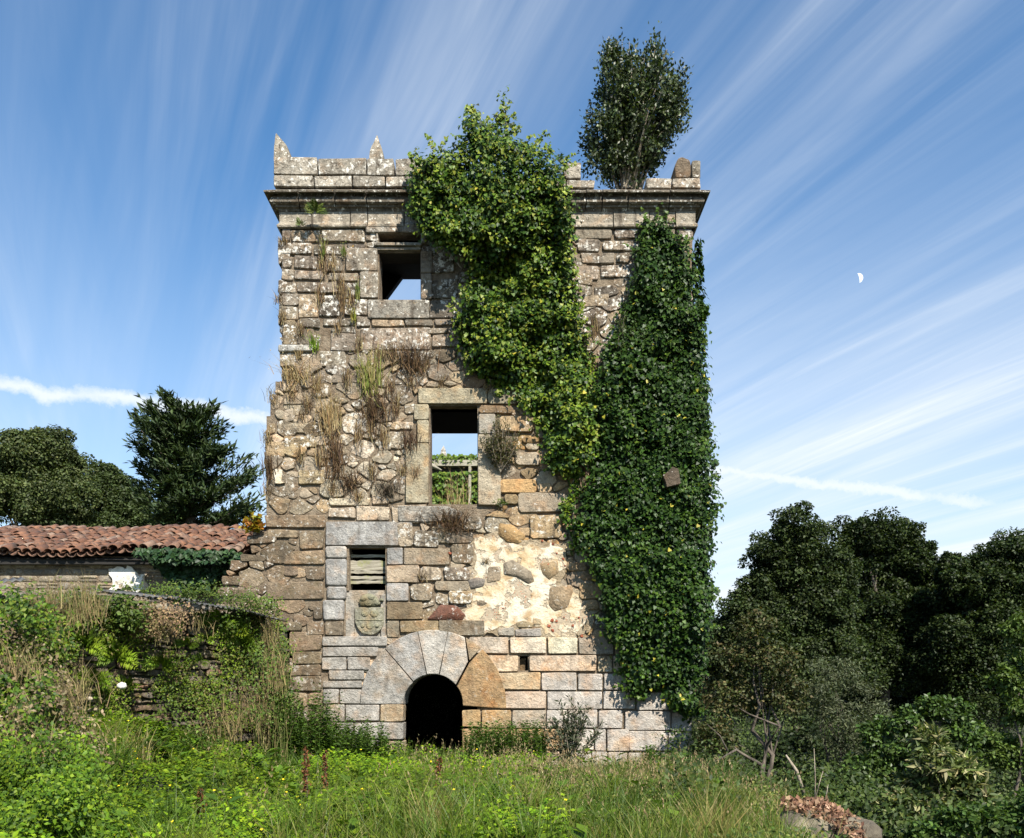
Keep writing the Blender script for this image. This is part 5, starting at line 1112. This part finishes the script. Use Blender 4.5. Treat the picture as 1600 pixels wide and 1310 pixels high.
# overgrown bank at the left edge: leaves, dry bracken
L = Leaves(); Ld = Leaves()
def bank(n_, poly, D0, D1, per, sz, cset, L, mat=None, up=.6, tpl=LEAF, r_=.09):
    poly = np.array(poly, float); q = RS.uniform(poly.min(0), poly.max(0), (n_ * 3, 2)); q = q[inpoly(q[:, 0] + RS.normal(size=len(q)) * 6, q[:, 1] + RS.normal(size=len(q)) * 6, poly)][:n_]
    t = np.clip((q[:, 1] - 900) / 400, 0, 1); D = D0 + (D1 - D0) * t + (vnoise(np.stack([q[:, 0] / 40, q[:, 1] / 40, q[:, 0] * 0], 1), 71) - .5) * 2.0
    ii = np.repeat(np.arange(len(q)), per); k_ = len(ii); c = np.stack([(q[:, 0] - 800) * D / FPX, CAMY + D, EYE + (HOR - q[:, 1]) * D / FPX], 1); e = RS.normal(size=(k_, 3)) * r_
    tn_ = (.7 + .6 * vnoise(np.stack([q[:, 0] / 30, q[:, 1] / 30, q[:, 0] * 0], 1), 77))[ii][:, None]
    L.add(c[ii] + e, unit(rdir(k_, (0, -.7, up), .8) + e / r_ * .3), rdir(k_, (0, -.3, -.2)), sz * RS.uniform(.6, 1.2, k_), cols(k_, *cset) * tn_, tpl)
bank(1750, [(-260,905),(-60,925),(55,925),(90,975),(110,1020),(70,1050),(90,1110),(60,1190),(-260,1230)], 12.2, 10.0, 12, .075, ((.05, .10, .008), (.085, .15, .010), (.03, .06, .008), (.12, .16, .015)), L)
bank(1050, [(-260,1170),(120,1150),(160,1220),(190,1320),(-260,1330)], 11.0, 8.2, 16, .052, ((.07, .13, .006), (.125, .19, .010), (.045, .09, .007)), L)
bank(230, [(85,925),(180,935),(240,960),(200,975),(150,965),(110,985)], 15.0, 15.0, 9, .08, ((.06, .10, .014), (.09, .13, .02)), L)
bank(200, [(335,965),(440,975),(462,1090),(440,1150),(400,1060),(380,1000)], 16.9, 16.6, 9, .07, ((.05, .085, .014), (.08, .12, .018)), L)
bank(330, [(190,914),(300,919),(400,932),(440,947),(436,958),(380,946),(300,934),(200,926)], 16.4, 16.6, 8, .05, ((.06, .10, .014), (.09, .13, .02)), L, r_=.06)
bank(170, [(240,1060),(430,1040),(440,1130),(250,1150)], 15.6, 15.4, 7, .06, ((.06, .10, .014), (.09, .13, .02)), L)
m = 5200; u_ = RS.uniform(.15, cum[-1] - .6, m); z = RS.uniform(.3, 2.85, m); nz = vnoise(np.stack([u_ * 1.7, z * 2.2, z * 0], 1), 91) + .35 * vnoise(np.stack([u_ * 5, z * 6, z * 0], 1), 92) + .10 * np.abs(u_ - 2.2) + .06 * (z - 1.4)
kp = nz > .78; u_, z = u_[kp], z[kp]; per = 9; ii = np.repeat(np.arange(len(u_)), per); k_ = len(ii); c = on_wall(u_[ii], .10 + .14 * RS.rand(k_), z[ii]) + RS.normal(size=(k_, 3)) * .06
L.add(c, rdir(k_, (.3, -.8, .7), .8), rdir(k_, (0, -.3, -.3)), RS.uniform(.03, .065, k_), cols(k_, (.09, .14, .010), (.13, .18, .014), (.05, .085, .008), (.16, .14, .05)) * (.7 + .5 * vnoise(np.stack([u_ * 3, z * 3, z * 0], 1), 95))[ii][:, None], LEAF)
L.build('bank_undergrowth', M_leaf, kind='stuff', label='leafy undergrowth smothering the bank and wall at the left', cat='undergrowth')
bank(420, [(-50,960),(60,990),(110,1040),(90,1080),(90,1080),(150,1130),(160,1190),(60,1210),(-50,1180)], 11.8, 10.6, 9, .06, ((.17, .13, .07), (.12, .09, .05), (.21, .17, .10)), Ld, tpl=LEAF, r_=.11)
bank(200, [(120,950),(250,945),(270,985),(200,985)], 15.3, 15.2, 6, .055, ((.22, .17, .08), (.15, .11, .05)), Ld, tpl=LEAF)
bank(140, [(225,945),(300,945),(260,1000)], 15.4, 15.4, 6, .05, ((.22, .15, .08), (.15, .10, .06)), Ld, tpl=LEAF)
for px, py, D, hp, wp, n_ in ((85,985,13.2,75,50,170),(135,965,13.6,70,50,160),(70,960,13,55,40,100),(430,1080,16.4,90,40,110),(395,1130,16,80,50,110),(350,1150,15.2,70,60,90),(255,1000,15.3,40,30,60),(310,985,15.9,36,30,50),(420,1010,16.9,60,26,60),(140,1170,12,60,60,80),(30,1060,11.4,70,70,110),(90,1120,11.2,70,70,120),(40,1150,10.8,60,60,110),(120,1090,11.8,60,50,90),(60,1190,10.2,60,70,90),(165,1210,11.5,60,60,60)):
    b0 = at(px, py, D); s_ = D / FPX; P = b0 + np.stack([RS.normal(size=n_) * wp * .3 * s_, RS.uniform(-.1, .1, n_), RS.normal(size=n_) * .1], 1)
    Ld.blades(P, hp * s_ * RS.uniform(.4, 1, n_), np.stack([RS.normal(size=n_) * wp * .4 * s_, RS.normal(size=n_) * .12 - .05], 1), .009, cols(n_, (.30, .23, .11), (.22, .17, .08), (.17, .15, .06)))
Ld.build('dry_bracken', M_dry, kind='stuff', label='straw coloured dead stalks and bracken on the left bank', cat='bracken')
# dock stalks: countable
def dock(px, py, D, hpx, label):
    b0 = at(px, py, D); b0[2] = gz(b0[0], b0[1]); top = at(px + RS.uniform(-4, 4), py - hpx, D); root = empty('dock_stalk', tuple(b0), label=label, cat='plant', group='rusty dock stalks'); mb = MB(); mb.tube([b0, b0 + (top - b0) * .5 + np.array((.02, 0, 0)), top], [.008, .006, .003], 5); mb.build('stem', M_dry, root, ) if False else mb.build('stem', M_bark, root)
    L = Leaves(); m = 240; t = RS.uniform(.42, 1, m)[:, None]; P = b0 + (top - b0) * t + RS.normal(size=(m, 3)) * np.array((.022, .022, .01)) * (1.2 - .5 * t); L.add(P, rdir(m), rdir(m, (0, 0, .6)), RS.uniform(.018, .034, m), cols(m, (.13, .050, .020), (.17, .075, .03), (.085, .035, .016)), ROUND); L.build('seed_head', M_dry, root)
dock(478, 1262, 10.5, 92, 'tallest rusty dock stalk, in the buttercups left of the doorway'); dock(507, 1240, 11.0, 66, 'thin rusty dock stalk just right of the tallest one'); dock(312, 1300, 9.2, 66, 'rusty dock stalk low in the left foreground'); dock(684, 1280, 11.5, 96, 'yellow brown dock stalk in front of the doorway')
# dark thistle-like plant by the wall
b_ = twig_shrub('thistle', 890, 1205, 16.9, 125, 100, 34, 56, .11, ((.05, .065, .035), (.08, .09, .05), (.035, .045, .025)), 'tall dark thistle standing against the pale ashlar right of the doorway', 'thistle', stem_r=.010, outy=-.05)

# ------------------------------------------------------------------ shrubs at the right
def gs(px, py, D): p = at(px, py, D); p[2] = float(gz(p[0], p[1])) - .05; return tuple(p)
blob_tree('tangled_tree', 16, [(1180,985,34),(1150,1030,40),(1210,1040,42),(1130,1090,40),(1185,1090,40),(1235,1090,36),(1125,1150,36)], gs(1192, 1215, 16), .05, 15, 75, .07, ((.042, .055, .016), (.06, .065, .02), (.035, .045, .013), (.085, .07, .03)), 'half bare tangled tree with a thick brown trunk right of the tower', shell=(.1, 1.3), fill=.5, bark=M_bark, multi=2)
blob_tree('willow_shrub', 17.5, [(1310,1050,40),(1280,1090,40),(1345,1100,44),(1295,1140,40),(1370,1140,38),(1330,1170,40)], gs(1320, 1230, 17.5), .03, 16, 90, .085, ((.075, .09, .045), (.095, .11, .055), (.055, .068, .032)), 'grey green willowy shrub beside the tangled tree', 'shrub', tpl=NARROW, shell=(.2, 1.2), multi=3)
blob_tree('laurel_shrub', 14.5, [(1375,1150,30),(1415,1130,28),(1450,1110,26),(1400,1190,38),(1355,1205,36),(1440,1180,34),(1490,1110,28),(1340,1240,36),(1390,1245,40),(1440,1235,38),(1500,1150,34)], gs(1400, 1265, 14.5), .018, 15, 75, .085, ((.045, .08, .016), (.06, .10, .02), (.035, .062, .013)), 'glossy green laurel shrub in the middle of the right thicket', 'shrub', mat=M_gloss, shell=(.2, 1.2), multi=4)
blob_tree('chestnut_sprout', 12.3, [(1450,1190,30),(1495,1205,32),(1430,1235,30),(1480,1250,34),(1525,1240,30),(1455,1160,24),(1400,1265,34),(1450,1290,40),(1510,1290,36),(1390,1300,30)], gs(1470, 1320, 12.3), .014, 13, 42, .17, ((.07, .095, .025), (.10, .125, .035), (.05, .07, .02), (.26, .24, .12)), 'pale chestnut sprout with long toothed leaves and catkins', 'shrub', tpl=NARROW, shell=(.2, 1.2), multi=4)
blob_tree('laurel_shrub', 9.8, [(1490,1285,30),(1540,1275,36),(1590,1290,40),(1630,1265,44),(1450,1310,30)], gs(1550, 1370, 9.8), .012, 14, 62, .075, ((.05, .09, .018), (.07, .12, .022), (.035, .065, .014)), 'low leafy shrub in the bottom right corner', 'shrub', shell=(.2, 1.2), multi=4)
blob_tree('light_leaf_tree', 15.5, [(1580,985,26),(1600,1030,34),(1565,1060,26),(1620,1080,40),(1590,1110,30),(1570,1180,34),(1610,1180,40),(1540,1150,26)], gs(1600, 1280, 15.5), .03, 14, 66, .085, ((.07, .11, .02), (.09, .135, .028), (.05, .08, .016)), 'light green leafy tree at the far right edge', shell=(.2, 1.25), multi=2)
blob_tree('leafy_bush', 13, [(1130,1215,26),(1165,1235,30),(1105,1240,24),(1190,1265,28),(1150,1280,32),(1110,1290,30)], gs(1150, 1310, 13), .012, 14, 70, .065, ((.055, .095, .016), (.08, .13, .02), (.04, .07, .013)), 'bright green bush left of the boulders', 'bush', shell=(.2, 1.25), multi=4)
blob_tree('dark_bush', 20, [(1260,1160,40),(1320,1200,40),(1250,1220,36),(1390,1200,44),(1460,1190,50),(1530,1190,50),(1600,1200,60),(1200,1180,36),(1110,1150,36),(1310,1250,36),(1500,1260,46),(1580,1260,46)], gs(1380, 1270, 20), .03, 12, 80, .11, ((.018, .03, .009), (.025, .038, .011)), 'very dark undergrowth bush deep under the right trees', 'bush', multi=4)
L = Leaves(); x, y, D = scatter_xy(5200, (1040, 1900), (9.5, 34)); kp = (D > 12.5) | (np.abs(x - 3.1) > .9); x, y, D = x[kp], y[kp], D[kp]; m = len(x); hh = (.25 + .5 * zone(x, y)) * (1 + np.clip((D - 11) / 14, 0, 1.2)); per = 14; ii = np.repeat(np.arange(m), per); k_ = len(ii)
P = np.stack([x[ii] + RS.normal(size=k_) * .12, y[ii] + RS.normal(size=k_) * .12, gz(x, y)[ii] + hh[ii] * RS.uniform(.1, 1.1, k_)], 1)
L.add(P, rdir(k_, (0, -.4, .8), .9), rdir(k_), RS.uniform(.045, .095, k_), cols(k_, (.035, .058, .012), (.06, .085, .018), (.025, .042, .010)), LEAF); L.build('undergrowth', M_leaf, kind='stuff', label='dark leafy undergrowth covering the ground of the right wood', cat='undergrowth')
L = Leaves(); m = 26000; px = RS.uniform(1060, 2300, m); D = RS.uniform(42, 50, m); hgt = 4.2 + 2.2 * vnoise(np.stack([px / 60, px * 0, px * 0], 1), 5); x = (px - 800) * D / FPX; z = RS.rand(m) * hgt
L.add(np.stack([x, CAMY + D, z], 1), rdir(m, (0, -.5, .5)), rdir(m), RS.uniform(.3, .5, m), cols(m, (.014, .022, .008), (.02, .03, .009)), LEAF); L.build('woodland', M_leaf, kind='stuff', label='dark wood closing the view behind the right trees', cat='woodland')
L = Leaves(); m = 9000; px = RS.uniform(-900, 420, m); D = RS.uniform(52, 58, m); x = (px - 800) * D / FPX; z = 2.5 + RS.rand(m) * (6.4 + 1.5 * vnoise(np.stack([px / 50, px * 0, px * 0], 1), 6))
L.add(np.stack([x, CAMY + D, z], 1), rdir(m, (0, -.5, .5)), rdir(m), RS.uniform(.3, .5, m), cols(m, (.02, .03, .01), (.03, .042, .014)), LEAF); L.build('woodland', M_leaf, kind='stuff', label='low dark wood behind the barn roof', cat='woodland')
# bare branches and thin poles
mb = MB(); mb.tube([at(1188, 1195, 14.5), at(1150, 1172, 14.4), at(1115, 1192, 14.3)], [.03, .022, .012], 5); mb.tube([at(1137, 1174, 14.4), at(1125, 1150, 14.4), at(1105, 1132, 14.4)], [.018, .01, .004], 4); mb.build('fallen_branch', M_bark, label='bare forked branch lying right of the tower foot', cat='branch')
mb = MB(); mb.tube([at(1256, 1240, 13), at(1245, 1205, 13), at(1228, 1180, 13)], [.03, .026, .014], 5); mb.build('dead_pole', M_pale_bark, label='leaning dead stem behind the leaf heap', cat='branch')
mb = MB(); mb.tube([at(1273, 1255, 10), at(1274, 1220, 10), at(1272, 1170, 10)], [.007, .006, .003], 4); mb.tube([at(1273, 1252, 10), at(1280, 1225, 10), at(1286, 1205, 10)], [.006, .005, .003], 4); mb.build('bare_twig', M_pale_bark, label='tall thin bare twig rising out of the leaf heap', cat='twig')
mb = MB(); mb.tube([at(1289, 1250, 10), at(1292, 1238, 10), at(1294, 1226, 10)], [.006, .005, .003], 4); mb.build('bare_twig', M_pale_bark, label='short bare twig right of the tall one', cat='twig')
def boulder(px, py, D, rx, ry, rzz, seed, label):
    c = at(px, py, D); V = []; nu, nv = 36, 22
    for a in range(nv + 1):
        ph = math.pi * a / nv
        for b_ in range(nu):
            t = 2 * math.pi * b_ / nu; V.append((math.sin(ph) * math.cos(t), math.sin(ph) * math.sin(t), math.cos(ph)))
    V = np.array(V); r_ = .62 + .62 * fbm(V * 1.5 + 10, seed, 3) + .26 * fbm(V * 5 + 3, seed + 9, 3); V = V * r_[:, None]; V = np.sign(V) * np.abs(V) ** .88 * np.array((rx, ry, rzz)) + c
    mesh('boulder', V, [(a * nu + b_, (a + 1) * nu + b_, (a + 1) * nu + (b_ + 1) % nu, a * nu + (b_ + 1) % nu) for a in range(nv) for b_ in range(nu)], M_rock, smooth=True, label=label, cat='boulder')
boulder(1262, 1302, 9.4, .30, .30, .23, 3, 'rounded grey boulder left of the dead leaf heap'); boulder(1340, 1310, 9.2, .21, .24, .20, 8, 'smaller yellowish boulder right of the dead leaf heap')
L = Leaves(); m = 1500; t = RS.rand(m); px = 1222 + t * 130; py = 1252 + 42 * np.clip((px - 1285) / 70, 0, 1) + RS.uniform(-4, 30, m) * np.clip((px - 1200) / 90, .3, 1); D = 9.75 + RS.uniform(-.25, .25, m) - (py - 1250) * .014
P = np.stack([(px - 800) * D / FPX, CAMY + D, EYE + (HOR - py) * D / FPX], 1); L.add(P, rdir(m, (0, -.6, .6)), rdir(m), RS.uniform(.04, .075, m), cols(m, (.20, .105, .065), (.27, .16, .10), (.12, .065, .04), (.33, .22, .14)), LEAF)
L.build('dead_leaf_heap', M_dry, label='heap of brown dead leaves between the two boulders', cat='leaf heap', kind='stuff')
mb = MB(); c = at(1290, 1296, 10.1); mb.tube([c + np.array((-.45, .1, -.3)), c + np.array((0, 0, .05)), c + np.array((.45, .1, -.3))], [.2, .22, .15], 8); mb.build('earth_heap', M_soil, label='small earth mound under the dead leaves', cat='mound')

# ------------------------------------------------------------------ moon: the lit part of its globe
DM = 1500.; c = at(1341, 435, DM); R = 7.2 * DM / FPX; V = []; nu, nv = 14, 24
vd = unit(np.array(cam.location) - c); rt = unit(np.cross(vd, (0, 0, 1)) * -1); upv = np.cross(rt, vd); tl = math.radians(12); rx_ = rt * math.cos(tl) - upv * math.sin(tl); ux_ = upv * math.cos(tl) + rt * math.sin(tl)
if rx_[0] < 0: rx_ = -rx_
for a in range(nv + 1):
    th_ = -math.pi / 2 + math.pi * a / nv
    for b_ in range(nu + 1):
        ph = math.radians(12) + (math.radians(100) - math.radians(12)) * b_ / nu; V.append(c + R * (math.sin(th_) * ux_ + math.cos(th_) * (math.sin(ph) * rx_ + math.cos(ph) * vd)))
q = nu + 1; mesh('moon', V, [(a * q + b_, a * q + b_ + 1, (a + 1) * q + b_ + 1, (a + 1) * q + b_) for a in range(nv) for b_ in range(nu)], moon_mat(), smooth=True, label='pale daytime crescent moon in the right sky', cat='moon')
print('tris', sum(len(o.data.loops) - 2 * len(o.data.polygons) for o in S.objects if o.type == 'MESH'), 'objects', len(S.objects))
